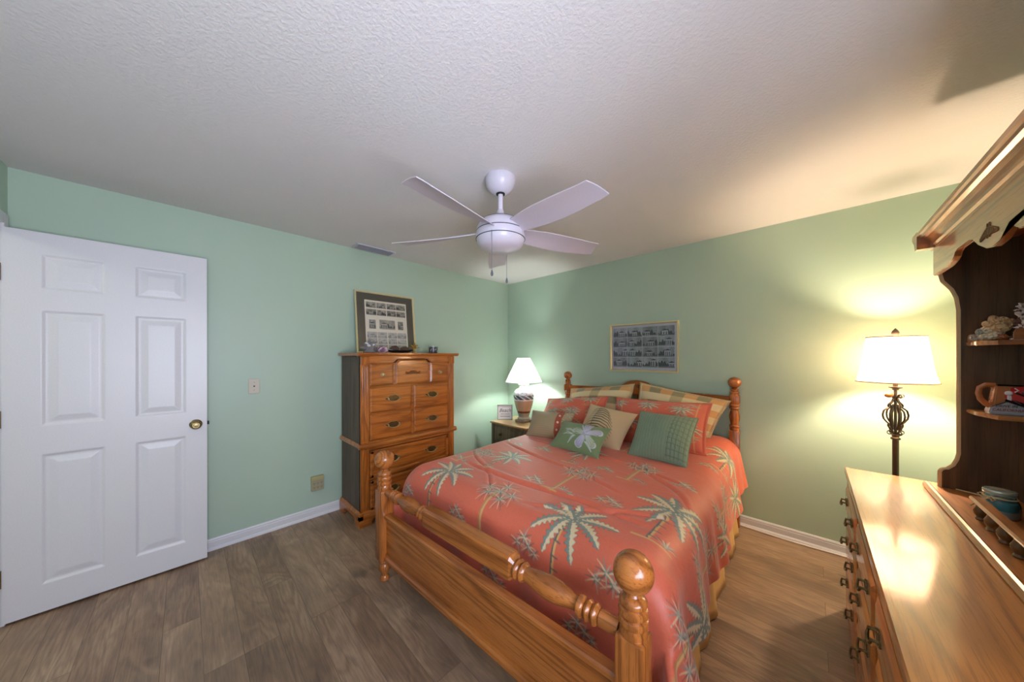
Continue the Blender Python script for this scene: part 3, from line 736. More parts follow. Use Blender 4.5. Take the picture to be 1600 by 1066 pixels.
obj('shade_rim', tube(B(), [(.2255 * math.cos(a), .2255 * math.sin(a), .489) for a in np.linspace(0, 2 * PI, 64, endpoint=False)], .003, 6, True), TRIMG, TL, True)
b = B(); tube(b, [(.0785 * math.cos(a), .0785 * math.sin(a), .785) for a in np.linspace(0, 2 * PI, 40, endpoint=False)], .003, 6, True)
for a in (0, 2.094, 4.189): tube(b, [(0, 0, .775), (.077 * math.cos(a), .077 * math.sin(a), .782)], .0015, 5)
obj('shade_rim', b, plain('shade_trim_grey', srgb(196, 192, 186), .6), TL, True)
def bulb(parent, z, power, col, r=.028):
    b = B(); lathe(b, [(.012, z - .055), (.013, z - .03), (r * .9, z - .005), (r, z + .012), (r * .75, z + .032), (.004, z + .04)], 20)
    s = N('glowing_bulb'); s.P(Base_Color=(1, 1, 1), Emission_Color=tuple(col), Emission_Strength=power / (PI * 4 * PI * r * r))
    obj('bulb', b, s.m, parent, True)
bulb(TL, .62, LAMP_TABLE, (.93, 1.0, .95))

SG = thing('framed_word_sign', 'small square framed sign with script lettering standing beside the table lamp', 'sign', (.335, -.395, .6005), math.radians(44))
SGW = .096
obj('frame', frame_mesh(SGW, SGW, .012, .016, lambda a, c, d: (a, -d, c + SGW)), plain('grey_wood_frame', srgb(150, 150, 140), .6), SG)
obj('panel', box(B(), -SGW + .004, SGW - .004, -.008, -.001, .004, 2 * SGW - .004), plain('sign_white', srgb(222, 220, 222), .6), SG)
def text(name, txt, size, M, mat, parent, ext=.0006, shear=0, align='CENTER'):
    cu = bpy.data.curves.new(name, 'FONT'); cu.body = txt; cu.size = size; cu.extrude = ext; cu.align_x = align; cu.align_y = 'CENTER'; cu.shear = shear
    tmp = bpy.data.objects.new(name + '_tmp', cu); COL.objects.link(tmp)
    dg = bpy.context.evaluated_depsgraph_get(); me = bpy.data.meshes.new_from_object(tmp.evaluated_get(dg))
    bpy.data.objects.remove(tmp); bpy.data.curves.remove(cu)
    o = bpy.data.objects.new(name, me); COL.objects.link(o); me.materials.clear(); me.materials.append(mat); o.parent = parent
    me.transform(M); return o
INK = plain('ink', srgb(52, 54, 64), .6)
RX = Matrix.Rotation(PI / 2, 4, 'X')
text('script_word', 'Beach', .062, Matrix.Translation((0, -.0088, .118)) @ RX, INK, SG, shear=.35)
text('small_words', 'LIFE IS GOOD', .018, Matrix.Translation((0, -.0088, .072)) @ RX, INK, SG)
obj('underline', box(B(), -.062, .062, -.0093, -.0082, .040, .046), plain('sign_brown', srgb(120, 96, 84), .6), SG)

# ---------------------------------------------------------------- bed
TH = math.radians(2.42); BO = Vector((1.8966, -.085, 0))
BED = thing('bed', 'oak cannonball bed frame with turned posts and blanket rail footboard', 'bed', BO, TH)
BM_ = Matrix.Translation(BO) @ Matrix.Rotation(TH, 4, 'Z')
HW, L = .778, 2.224
def sqsec(bm, cx, cy, h, z0, z1, ch=.006, taper=0): box(bm, cx - h, cx + h, cy - h, cy + h, z0, z1, ch)
FP = [(.020, 0), (.026, .006), (.026, .022), (.017, .034), (.020, .050), (.033, .072), (.036, .088), (.030, .104), (.024, .112), (.033, .118), (.036, .126), (.033, .134), (.036, .142)]
def foot_post(sx):
    b = B(); x, y = sx * HW, -L; M = Matrix.Translation((x, y, 0))
    lathe(b, FP, 28, M); sqsec(b, x, y, .043, .140, .575, .009)
    lathe(b, [(.038, .560), (.041, .586), (.037, .598), (.036, .602), (.042, .606), (.044, .615), (.042, .624), (.036, .628), (.037, .632), (.0425, .637), (.0435, .645), (.041, .654), (.034, .658), (.035, .662), (.040, .667), (.040, .676), (.034, .684), (.022, .690), (.019, .697), (.024, .703)], 32, M)
    o = obj('foot_post', b, bedoak('z'), BED, 40)
    b = B(); lathe(b, [(.018, .698)] + [(max(.002, .0585 * math.cos(a)), .757 + .060 * math.sin(a)) for a in np.linspace(-1.25, 1.56, 26)], 40, M)
    obj('ball_finial', b, bedoak('x'), o, 60)
for sx in (-1, 1): foot_post(sx)
# turned blanket rail
def xrot(z, y): return Matrix.Translation((0, y, z)) @ Matrix.Rotation(PI / 2, 4, 'Y')
b = B(); half = [(.735, .024), (.690, .026), (.675, .026), (.670, .021), (.665, .030), (.657, .034), (.649, .030), (.645, .022), (.640, .030), (.632, .034), (.624, .030), (.620, .022), (.616, .030), (.608, .035), (.598, .034), (.590, .025), (.580, .023), (.560, .027), (.520, .037), (.480, .041), (.430, .036), (.385, .028), (.368, .026), (.362, .033), (.354, .037), (.346, .033), (.342, .027), (.337, .035), (.329, .039), (.320, .036), (.31, .030)]
RZ = .562
for sg in (-1, 1): obj('turned_blanket_rail', lathe(B(), [(r, sg * x) for x, r in half], 28, xrot(RZ, -L)), bedoak('x'), BED, 40)
b = B(); sec = [(-.024, .052), (.024, .052), (.034, .040), (.034, -.040), (.024, -.050), (-.024, -.050), (-.034, -.040), (-.034, .040)]
rg = []
for x, k in [(-.325, .45), (-.300, .95), (-.292, 1), (.292, 1), (.300, .95), (.325, .45)]: rg.append([b.verts.new((x, -L + y * min(1, k + .1), RZ + z * k)) for y, z in sec])
for A_, B_ in zip(rg, rg[1:]):
    for k in range(8): b.faces.new((A_[k], A_[(k + 1) % 8], B_[(k + 1) % 8], B_[k]))
b.faces.new(rg[0]); b.faces.new(list(reversed(rg[-1])))
obj('blanket_rail_block', b, bedoak('x'), BED)
b = B(); box(b, -HW + .04, HW - .04, -L - .010, -L + .010, .17, .40); obj('foot_panel', b, bedoak('x'), BED)
b = B(); prism(b, [(-.014, .392), (.014, .392), (.022, .402), (.026, .410), (.026, .424), (.018, .430), (-.018, .430), (-.026, .424), (-.026, .410), (-.022, .402)], lambda p, z, d: (d, -L + p, z), -HW + .04, HW - .04)
obj('top_moulding', b, bedoak('x'), BED)
b = B(); prism(b, [(-.024, .145), (.024, .145), (.028, .152), (.026, .168), (.018, .176), (.014, .188), (-.014, .188), (-.018, .176), (-.026, .168), (-.028, .152)], lambda p, z, d: (d, -L + p, z), -HW + .04, HW - .04)
obj('bottom_moulding', b, bedoak('x'), BED)
# headboard posts
def head_post(sx):
    b = B(); x = sx * (HW + .018); M = Matrix.Translation((x, 0, 0))
    sqsec(b, x, 0, .036, 0, .790, .007)
    lathe(b, [(.030, .784), (.0345, .797), (.033, .806), (.032, .812), (.037, .818), (.038, .826), (.034, .833), (.028, .838), (.029, .850), (.034, .872), (.037, .895), (.036, .915), (.030, .945), (.0265, .958), (.030, .964), (.036, .968), (.037, .975), (.033, .982), (.030, .985), (.036, .990), (.037, .996), (.034, 1.003), (.033, 1.010)], 28, M)
    sqsec(b, x, 0, .036, 1.005, 1.080, .009)
    lathe(b, [(.030, 1.070), (.034, 1.083), (.030, 1.088), (.028, 1.092), (.033, 1.097), (.034, 1.105), (.031, 1.111), (.026, 1.115), (.030, 1.120), (.031, 1.127), (.027, 1.133), (.020, 1.137), (.022, 1.142)], 28, M)
    o = obj('head_post', b, bedoak('z'), BED, 40)
    b = B(); lathe(b, [(.016, 1.138)] + [(max(.002, .047 * math.cos(a)), 1.185 + .046 * math.sin(a)) for a in np.linspace(-1.3, 1.56, 26)], 36, M)
    obj('ball_finial', b, bedoak('x'), o, 60)
for sx in (-1, 1): head_post(sx)
xe = HW - .015
crest = [(-xe, 1.015), (xe, 1.015), (xe, 1.070)] + [(x, 1.072 + .012 * (1 - abs(x) / xe)) for x in (.6, .4, .25)] + [(.20, 1.090), (.16, 1.105), (.13, 1.125), (.10, 1.148), (.06, 1.160), (0, 1.166), (-.06, 1.160), (-.10, 1.148), (-.13, 1.125), (-.16, 1.105), (-.20, 1.090)] + [(x, 1.072 + .012 * (1 - abs(x) / xe)) for x in (-.25, -.4, -.6)] + [(-xe, 1.070)]
obj('crest_rail', prism(B(), crest, lambda a, c, d: (a, d, c), -.014, .014, .003), bedoak('x'), BED)
b = B()
for sg in (-1, 1):
    for k in range(5):
        t = k / 4; rr_ = .012 * (1 - .5 * t); tube(b, [(sg * (.012 + .055 * t) + rr_ * math.cos(a), -.0165, 1.105 - .01 * t + rr_ * math.sin(a)) for a in np.linspace(0, 4.8, 9)], .003, 6)
obj('carved_applique', b, MATS['carved_brown'], BED, True)
obj('lower_head_rail', box(B(), -xe, xe, -.014, .014, .50, .60, .004), bedoak('x'), BED)
for k in range(9):
    x = -.62 + k * .155; M = Matrix.Translation((x, 0, 0))
    obj('spindle', lathe(B(), [(.010, .60), (.013, .66), (.010, .69), (.016, .70), (.010, .71), (.012, .76), (.017, .84), (.012, .92), (.010, .93), (.016, .94), (.010, .95), (.012, 1.016)], 16, M), bedoak('z'), BED, 40)
for sg in (-1, 1): obj('side_rail', box(B(), sg * .752 - .012, sg * .752 + .012, -L + .043, -.036, .16, .30, .003), bedoak('y'), BED)
# bolt covers on foot post
for sg in (-1, 1): obj('bolt_cover', lathe(B(), [(.012, 0), (.012, .002), (.006, .006), (.002, .007)], 16, Matrix.Translation((sg * (HW + .043), -L, .30)) @ Matrix.Rotation(sg * PI / 2, 4, 'Y')), PULL, BED, True)

# mattress (mostly hidden)
b = B(); box(b, -.735, .735, -2.06, -.05, .305, .600, .04, 4)
mt = obj('mattress', b, plain('mattress_white', srgb(232, 230, 226), .8), None, True); mt.matrix_world = BM_
tag(mt, 'white mattress under the coral palm comforter on the oak bed', 'mattress')
b = B(); box(b, -.735, .735, -2.06, -.05, .20, .30, .01)
bx = obj('box_spring', b, plain('box_spring_cloth', srgb(214, 208, 196), .8), None); bx.matrix_world = BM_
tag(bx, 'pale box spring beneath the mattress, behind the golden bed skirt', 'box spring')

# comforter
CORAL = srgb_np((224, 112, 84))
def comf_surface(smin, smax, tmin, tmax, ns, nt):
    s = np.linspace(smin, smax, ns); t = np.linspace(tmin, tmax, nt); S_, T_ = np.meshgrid(s, t)
    a, R = .695, .115
    def over(e, R):
        q = R * PI / 2; ang = np.clip(e / R, 0, PI / 2)
        return np.where(e <= 0, 0, R * np.sin(ang)), np.where(e <= 0, 0, np.where(e < q, R * (1 - np.cos(ang)), R + e - q))
    ex = np.abs(S_) - a; ox, dx = over(ex, R)
    bT, RT = 1.955, .11; et = T_ - bT; oy, dy = over(et, RT)
    sg = np.sign(S_)
    # corner: the side flap runs on past the foot corner outside the post
    wout = smooth01(.10, .26, ex)
    x = sg * (np.minimum(np.abs(S_), a) + ox)
    y = -(np.minimum(T_, bT) + oy)
    yflap = -(np.minimum(T_, bT) + np.clip(et, 0, 9) * .55)
    y = y * (1 - wout) + yflap * wout
    z = -dx - dy * (1 - wout) - wout * np.clip(et, 0, 9) * .25
    hang = np.clip(dx / .36, 0, 1.2)
    # flare and folds on the sides
    fold = np.sin(T_ * 13 + 1.5 * np.sin(T_ * 3.1)) * .5 + .5 * np.sin(T_ * 29 + 2 * np.sin(T_ * 5)) * .5
    x = x + sg * hang * (.045 + .038 * fold + .03 * smooth01(1.6, 2.2, T_)) + sg * wout * np.clip(et, 0, .3) * .06
    hangy = np.clip(dy / .3, 0, 1) * (1 - wout)
    y = y - hangy * (.012 * np.sin(S_ * 17 + np.sin(S_ * 5) * 2))
    # top: puff, long soft creases
    top = (1 - np.clip(hang * 3, 0, 1)) * (1 - np.clip(hangy * 2, 0, 1))
    puff = .012 * np.sin((S_ + .1) * 2.2 + 1.2) * np.sin(T_ * 2.3) + .0045 * np.sin(S_ * 7 + T_ * 4) * np.sin(T_ * 6 - S_ * 3)
    for (s0, t0, s1, t1, wd, am) in [(-.6, 1.75, .75, 1.78, .018, .010), (-.7, 1.2, .5, 1.55, .014, .007), (-.2, .95, .8, 1.25, .014, .006), (-.75, 1.5, -.1, 1.95, .012, .007), (.1, 1.95, .85, 1.6, .014, .008), (.35, 1.0, .80, 1.5, .015, .008), (-.6, 1.0, .2, 1.1, .012, .005)]:
        dxl, dyl = s1 - s0, t1 - t0; LL = math.hypot(dxl, dyl)
        u = ((S_ - s0) * dxl + (T_ - t0) * dyl) / LL / LL; dd = ((S_ - s0) * dyl - (T_ - t0) * dxl) / LL + .02 * np.sin(u * 7)
        puff = puff - am * np.exp(-(dd / wd) ** 2) * smooth01(-.02, .15, u) * (1 - smooth01(.85, 1.02, u)) + am * .6 * np.exp(-((dd - wd * 1.6) / wd) ** 2) * smooth01(0, .2, u) * (1 - smooth01(.8, 1, u))
    rise = .055 * (1 - smooth01(.12, .60, T_))
    z = .665 + z + top * puff + rise
    z = z + hang * .0 + np.where(hang > 0, .012 * fold * hang, 0)
    z = np.maximum(z, .05)
    return S_, T_, np.stack([x, y, z], -1)
ns, nt = 640, 640
S0, S1, T0, T1 = -1.15, 1.125, .06, 2.42
S_, T_, Pc = comf_surface(S0, S1, T0, T1, ns, nt)
P = Paint(S0, S1, -T1, -T0, ns, nt, CORAL)
rd = random.Random(4)
nzv = rng.normal(0, .012, P.C.shape[:2])[..., None]; P.C = np.clip(P.C * (1 + nzv * 2), 0, 1)
for c, s_ in [((.40, -1.93), .36), ((.72, -1.55), .36), ((-.50, -1.93), .34), ((-.38, -1.47), .30), ((.0, -1.05), .28), ((.80, -.42), .3), ((-.8, -1.1), .3), ((-.7, -.6), .26), ((.42, -.65), .26), ((1.02, -1.1), .26), ((1.08, -1.75), .3), ((1.0, -.55), .26), ((-1.0, -1.6), .3)]: palm_leafy(P, c, s_, rd)
for c, s_ in [((-.06, -1.93), .32), ((.15, -1.42), .30), ((.42, -1.08), .26), ((-.62, -1.52), .26), ((-.32, -.95), .25), ((.92, -.85), .26), ((.98, -1.42), .28), ((.95, -2.05), .3), ((-1.0, -1.05), .26), ((.2, -.62), .22), ((-1.0, -2.1), .26), ((1.1, -2.3), .22)]: palm_fan(P, c, s_, rd)
for c, s_ in [((-.02, -1.68), .12), ((.44, -1.66), .12), ((-.68, -1.72), .10), ((-.31, -1.18), .10), ((.24, -1.27), .10), ((.68, -1.22), .11), ((.23, -2.13), .13), ((.62, -2.12), .13), ((-.25, -2.15), .12), ((-.75, -2.15), .1), ((.88, -1.18), .1), ((.9, -1.7), .1), ((1.1, -2.0), .1), ((.72, -.75), .09), ((-.55, -1.2), .09), ((.02, -2.36), .14), ((-.45, -2.3), .13), ((.5, -2.36), .12)]: fern(P, c, s_, rd)
CF = grid_obj('comforter', Pc, P.C[::-1], attr_mat('coral_palm_fabric', .42, .35, 420, .25, 0, 1.0))
CF.matrix_world = BM_
m = CF.modifiers.new('thickness', 'SOLIDIFY'); m.thickness = .012; m.offset = -1
tag(CF, 'coral orange comforter with palm trees spread over the oak bed', 'comforter')

# bed skirt, gathered
def skirt():
    b = B(); prev = None
    path = [(-1, -.02 - 2.05 * t, 0) for t in np.linspace(0, 1, 330)] + [(0, x, 0) for x in np.linspace(-.66, .66, 180)] + [(1, -2.07 + 2.05 * t, 0) for t in np.linspace(0, 1, 330)]
    for sg, q, _ in path:
        f1, f2 = math.sin(q * 21 + 2 * math.sin(q * 5)), math.sin(q * 47 + 1.5 * math.sin(q * 9)); col = []
        for k in np.linspace(0, 1, 9):
            off = .785 + k * .045 + (.003 + .010 * k) * f1 + .005 * k * f2; z = .42 - .41 * k + .004 * k * f1
            col.append(b.verts.new((sg * off, q, z) if sg else (q, -2.035 - .004 * f1, z - .06 * (1 - k))))
        if prev:
            for k in range(8): b.faces.new((prev[k], col[k], col[k + 1], prev[k + 1]))
        prev = col
    return b
sk = obj('bed_skirt', skirt(), plain('golden_tan_cloth', srgb(226, 182, 118), .6, 0, .2, 260), None, 80); sk.matrix_world = BM_
m = sk.modifiers.new('thickness', 'SOLIDIFY'); m.thickness = .003
tag(sk, 'gathered golden tan bed skirt hanging to the floor below the comforter', 'bed skirt')

# ---------------------------------------------------------------- pillows
def pillow(name, cat, label, corners, T_k, base, painter=None, n=110, flange=0, pinch=.06, mat=None, wrinkle=.004, seed=1, sheen=.3, rough=.7, bump=.25, quilt=None, sag=0):
    """corners BL, BR, TR, TL in bed coordinates (of the pillow's mid-plane)"""
    BL, BR, TR, TLc = [np.array(c, float) for c in corners]
    u = np.linspace(-1, 1, n); v = np.linspace(-1, 1, n); U, V = np.meshgrid(u, v)
    fl = 1 - flange
    ue = U * (1 - 1.5 * pinch * (1 - V ** 2)); ve = V * (1 - 1.5 * pinch * (1 - U ** 2))
    a = (ue + 1) / 2; c = (ve + 1) / 2
    Pm = ((1 - a) * (1 - c))[..., None] * BL + (a * (1 - c))[..., None] * BR + (a * c)[..., None] * TR + ((1 - a) * c)[..., None] * TLc
    nrm = np.cross(BR - BL, TLc - BL); nrm = nrm / np.linalg.norm(nrm)
    if nrm[1] > 0: nrm = -nrm          # faces the foot of the bed
    Uf, Vf = np.clip(np.abs(U) / fl, 0, 1), np.clip(np.abs(V) / fl, 0, 1)
    th = T_k * 1.4 * ((1 - Uf ** 2) * (1 - Vf ** 2)) ** .58
    r = np.random.default_rng(seed); wr = 0
    for k in range(7):
        kx, ky, ph = r.uniform(2, 8), r.uniform(2, 8), r.uniform(0, 6); wr = wr + np.sin(kx * U + ph) * np.sin(ky * V + ph * 2)
    edge = ((1 - Uf ** 4) * (1 - Vf ** 4))
    wr = wr * wrinkle / 2 * edge
    if quilt: wr = wr + quilt(U, V) * edge
    droop = -sag * (V + 1) ** 2 / 4 * U ** 2
    Pm = Pm + np.stack([0 * U, 0 * U, droop], -1)
    F = Pm + nrm * (th + wr)[..., None]; Bk = Pm - nrm * (th * .9 - .0005)[..., None]
    Pn = Paint(-1, 1, -1, 1, n, n, base)
    if painter: painter(Pn)
    o = grid_obj(name, F, Pn.C, mat or attr_mat(name + '_fabric', rough, bump, 500, sheen))
    # stitch a back on
    me = o.data; bmq = bmesh.new(); bmq.from_mesh(me); bmq.verts.ensure_lookup_table(); v0 = list(bmq.verts); lay = bmq.verts.layers.float_color['pattern']
    nb = 40; idx = np.linspace(0, n - 1, nb).round().astype(int); vb = {}
    for jj_, j in enumerate(idx):
        for ii_, i in enumerate(idx):
            if jj_ in (0, nb - 1) or ii_ in (0, nb - 1): vb[jj_, ii_] = v0[j * n + i]
            else:
                q = bmq.verts.new(Bk[j, i]); q[lay] = tuple(base) + (1,); vb[jj_, ii_] = q
    for j in range(nb - 1):
        for i in range(nb - 1):
            try: f = bmq.faces.new((vb[j, i], vb[j + 1, i], vb[j + 1, i + 1], vb[j, i + 1])); f.smooth = True
            except ValueError: pass
    bmq.to_mesh(me); bmq.free()
    o.matrix_world = BM_; tag(o, label, cat, {'checked_sham': 'checked pillows against the headboard', 'coral_sham': 'coral palm-print pillows'}.get(name, 'throw pillows in front of the shams'))
    return o, F
def edge_piping(F, mat, parent, r=.004):
    n = F.shape[0]; pts = list(F[0, ::4]) + list(F[::4, -1])[1:] + list(F[-1, ::-4])[1:] + list(F[::-4, 0])[1:]
    b = B(); tube(b, [tuple(p) for p in pts], r, 6, True); return obj('piping', b, mat, parent, True)
rdp = random.Random(9)
def checks(Pn):
    X, Y = np.meshgrid(Pn.x, Pn.y)
    cols = srgb_np([(150, 140, 104), (220, 166, 106), (232, 214, 168), (196, 178, 132)])
    ci = np.floor((X + 1) * 3.6).astype(int); cj = np.floor((1 - Y) * 3.0).astype(int)
    k = np.where(cj % 2 == 0, np.where(ci % 2 == 0, 1, 0), np.where(ci % 2 == 0, 2, 3))
    k = np.where((cj % 2 == 1) & (ci % 4 == 1), 2, k)
    Pn.C = cols[k].copy()
    e = (np.abs(X) > .9) | (np.abs(Y) > .9); Pn.C[e] = Pn.C[e] * .75 + srgb_np((226, 196, 140)) * .25
def coralprint(seed, z=1.0):
    def f(Pn):
        r2 = random.Random(seed); h = Pn
        for k in range(6): palm_leafy(h, (-.85 + .33 * k + r2.uniform(-.1, .1), [.55, -.1][k % 2] + r2.uniform(-.15, .15)), .5 * z, r2)
        for k in range(9): fern(h, (r2.uniform(-.9, .9), r2.uniform(-.8, .9)), .30 * z, r2)
        X, Y = np.meshgrid(h.x, h.y)
        ln = (np.abs(np.abs(X) - .80) < .012); h.C[ln] = GOLD
    return f
pillow('checked_sham', 'pillow', 'plaid tan and sage checked pillow leaning on left half of headboard', [(-.68, -.30, .70), (.02, -.30, .70), (.03, -.14, 1.145), (-.70, -.10, 1.045)], .075, srgb_np((222, 196, 146)), checks, flange=.07, pinch=.03, seed=2)
pillow('checked_sham', 'pillow', 'plaid tan and sage checked pillow leaning on right half of headboard', [(.05, -.30, .71), (.66, -.22, .74), (.79, -.12, 1.045), (.07, -.13, 1.16)], .075, srgb_np((226, 198, 148)), checks, flange=.08, pinch=.03, seed=3)
pillow('coral_sham', 'pillow', 'coral palm-print pillow on the left, partly behind the tan button pillow', [(-.82, -.60, .68), (-.12, -.60, .68), (-.12, -.38, 1.035), (-.84, -.34, .945)], .085, CORAL, coralprint(3), flange=.06, pinch=.04, wrinkle=.01, seed=4)
pillow('coral_sham', 'pillow', 'coral palm-print pillow on the right, behind the sage quilted pillow', [(-.04, -.58, .68), (.69, -.56, .68), (.70, -.36, 1.045), (-.06, -.38, 1.03)], .085, CORAL, coralprint(8), flange=.06, pinch=.04, wrinkle=.01, seed=5)
def leafp(Pn):
    dk = srgb_np((84, 86, 68))
    stem = [(-.45, -.95), (-.42, -.4), (-.38, .2), (-.35, .8)]
    base = (-.4, -.2)
    for k in range(12):
        t = k / 11; y = -.72 + 1.45 * t; x = -.42 + .1 * t; l = (.25 + .75 * math.sin(PI * (.12 + .70 * (1 - t)))) * .95
        Pn.stroke([(x, y), (x + l * .35, y + .02), (x + l * .72, y - .10), (x + l, y - .34 * l - .05)], .034, .008, dk)
        Pn.stroke([(x, y), (x - .16, y - .02), (x - .34 * min(1, l + .3), y - .16)], .022, .006, dk)
    Pn.stroke(stem, .012, .012, dk)
pillow('leaf_cushion', 'pillow', 'beige square throw pillow with dark fern leaf print, third throw pillow from the left', [(-.22, -.86, .68), (.17, -.86, .68), (.22, -.60, .935), (-.21, -.58, .98)], .068, srgb_np((214, 184, 140)), leafp, pinch=.05, seed=6)
GC = srgb_np((128, 148, 120))
def quiltp(Pn):
    X, Y = np.meshgrid(Pn.x, Pn.y); Pn.C = Pn.C * (1 + .06 * np.sin(X * 60))[..., None]
    dk = srgb_np((92, 110, 88))
    for k in range(5):
        x = .38 + k * .13; Pn.stroke([(x, .9), (x + .01, .2), (x - .02, -.9)], .010, .010, dk)
    for k in range(9): y = -.85 + k * .2; Pn.stroke([(.34, y), (.97, y + .03 * math.sin(k))], .010, .010, dk)
gq, Fq = pillow('quilted_cushion', 'pillow', 'sage green square throw pillow with pleated stripes, rightmost throw pillow', [(.245, -.90, .68), (.635, -.90, .68), (.655, -.64, .965), (.245, -.62, .97)], .075, GC, quiltp, pinch=.045, seed=7, quilt=lambda U, V: .0012 * np.sin(U * 60) + np.where(U > .34, .0025 * np.sin(U * 48) * np.sin(V * 31), 0))
edge_piping(Fq, plain('sage_piping', srgb(112, 132, 104), .7), gq)
def stripep(Pn):
    X, Y = np.meshgrid(Pn.x, Pn.y); Pn.C[:, :] *= (1 + .05 * np.sin(Y * 50))[..., None]
    m_ = (X > .42) & (X < .68); Pn.C[m_] = srgb_np((178, 82, 56))
    r2 = random.Random(3); 
    for k in range(4): burst(Pn, (.86, -.8 + .5 * k), .2, 12, r2, w=.012)
TB = srgb_np((176, 158, 122))
sp, Fs = pillow('button_cushion', 'pillow', 'tan throw pillow with rust buttoned band, leftmost throw pillow', [(-.70, -.90, .675), (-.26, -.88, .675), (-.29, -.72, .900), (-.745, -.74, .875)], .060, TB, stripep, pinch=.05, seed=8)
n_ = Fs.shape[0]
for fr_ in (.25, .5, .76):
    c = Fs[int(fr_ * n_), int((.55 + 1) / 2 * n_)]
    b = B(); ball(b, tuple(c + np.array([0, -.004, .002])), .011, 2, (1, .45, 1)); obj('button', b, plain('shell_button', srgb(232, 220, 196), .3), sp, True)
edge_piping(Fs, plain('tan_piping', srgb(150, 136, 104), .7), sp)
def hibp(Pn):
    X, Y = np.meshgrid(Pn.x, Pn.y); pw = srgb_np((176, 176, 196)); pg = srgb_np((168, 182, 150)); ed = srgb_np((206, 210, 222))
    c = (.42, .0)
    for k in range(5):
        a = math.radians(90 + 72 * k + 12); e = (c[0] + .42 * math.cos(a), c[1] + .72 * math.sin(a))
        m1 = (c[0] + .30 * math.cos(a), c[1] + .5 * math.sin(a))
        Pn.stroke([c, m1, e], .13, .15, pg if k % 2 else pw); 
        for da in (-.35, -.12, .12, .35): Pn.stroke([c, (c[0] + .4 * math.cos(a + da), c[1] + .68 * math.sin(a + da))], .018, .008, ed)
        Pn.stroke([(e[0] + .14 * math.cos(q), e[1] + .2 * math.sin(q)) for q in np.linspace(a - 1.6, a + 1.6, 10)], .016, .016, ed)
    Pn.stroke([c, (c[0] - .18, c[1] + .3), (c[0] - .32, c[1] + .62)], .02, .02, ed)
    for (x0, y0, x1, y1) in [(-.05, -.1, -.55, .15), (-.1, -.25, -.5, -.3), (.0, -.3, -.2, -.75), (-.1, .0, -.45, -.05), (.5, -.5, .75, -.85)]:
        Pn.stroke([(x0, y0), ((x0 + x1) / 2, (y0 + y1) / 2 + .08), (x1, y1)], .06, .02, pg); Pn.stroke([(x0, y0), ((x0 + x1) / 2, (y0 + y1) / 2 + .14), (x1, y1)], .014, .01, ed); Pn.stroke([(x0, y0), ((x0 + x1) / 2, (y0 + y1) / 2), (x1, y1)], .014, .01, ed)
gf, Ff = pillow('hibiscus_cushion', 'pillow', 'small green lumbar pillow with pale lavender hibiscus flower, front of the pillow pile', [(-.315, -1.08, .685), (.125, -1.12, .685), (.125, -.90, .855), (-.315, -.86, .85)], .055, srgb_np((124, 146, 100)), hibp, pinch=.05, seed=9, n=140)
edge_piping(Ff, plain('green_piping', srgb(140, 158, 118), .7), gf, .003)

# ---------------------------------------------------------------- floor lamp
FL = thing('floor_lamp', 'lit floor lamp with scrolled iron stem and cream bell shade behind the dresser', 'floor lamp', (3.515, -.28, 0))
IRON = plain('bronze_iron', srgb(92, 78, 66), .35, .8)
obj('base', lathe(B(), [(.135, 0), (.138, .008), (.130, .018), (.09, .026), (.05, .036), (.022, .055), (.018, .075)], 40), IRON, FL, True)
obj('pole', lathe(B(), [(.0135, .06), (.0135, .905), (.020, .908), (.021, .915), (.014, .922), (.0165, .930), (.0165, .936), (.007, .940), (.007, 1.20), (.014, 1.203), (.014, 1.210), (.026, 1.214), (.029, 1.2185), (.029, 1.221), (.010, 1.222), (.010, 1.30)], 20), IRON, FL, 40)
for k in range(4):
    a = PI / 2 * k + .5; b = B()
    def R2(r, z): return (r * math.cos(a), r * math.sin(a), z)
    tube(b, [R2(r, z) for r, z in [(.012, .945), (.022, .955), (.028, .975), (.034, .985), (.034, .998), (.030, 1.0), (.040, 1.008), (.056, 1.03), (.060, 1.052), (.054, 1.078), (.038, 1.092), (.030, 1.098), (.034, 1.104), (.032, 1.116), (.018, 1.13), (.010, 1.15)]], .0026, 6, flat=2.0)
    sp_ = [(.028 + .016 * (1 - t * .55) * math.cos(PI + t * 6.5), .938 + .014 * (1 - t * .55) * math.sin(PI + t * 6.5) + .012) for t in np.linspace(0, 1, 14)]
    tube(b, [R2(r, z) for r, z in [(.010, .932)] + sp_], .0022, 6, flat=2)
    sp_ = [(.030 + .014 * (1 - t * .5) * math.cos(PI - t * 6), 1.165 - .0 + .013 * (1 - t * .5) * math.sin(PI - t * 6)) for t in np.linspace(0, 1, 14)]
    tube(b, [R2(r, z) for r, z in [(.009, 1.15)] + sp_], .0022, 6, flat=2)
    tube(b, [R2(r, z) for r, z in [(.012, .965), (.020, .99), (.024, 1.03), (.024, 1.06), (.018, 1.09), (.010, 1.115)]], .003, 6, flat=2.2)
    obj('scroll', b, IRON, FL, 40)
b = B(); ball(b, (-.030, -.030, 1.170), .017, 2, (1, .5, .8)); spiky(b, (-.03, -.03, 1.165), 7, .012, .022, .003, 5, .6)
obj('leaf_rosette', b, plain('copper_leaf', srgb(190, 116, 64), .35, .6), FL, 40)
SH2 = shade_mat('cream_silk_shade', (.88, .80, .70), (.90, .74, .62), .62)
prof = [(.165, 1.248), (.160, 1.262), (.150, 1.30), (.141, 1.345), (.134, 1.40), (.128, 1.45), (.122, 1.50), (.120, 1.518)]
prof = [(r * .97, z) for r, z in prof]
b = B(); lathe(b, prof, 64, close=False)
obj('lamp_shade', b, SH2, FL, True)
b = B()
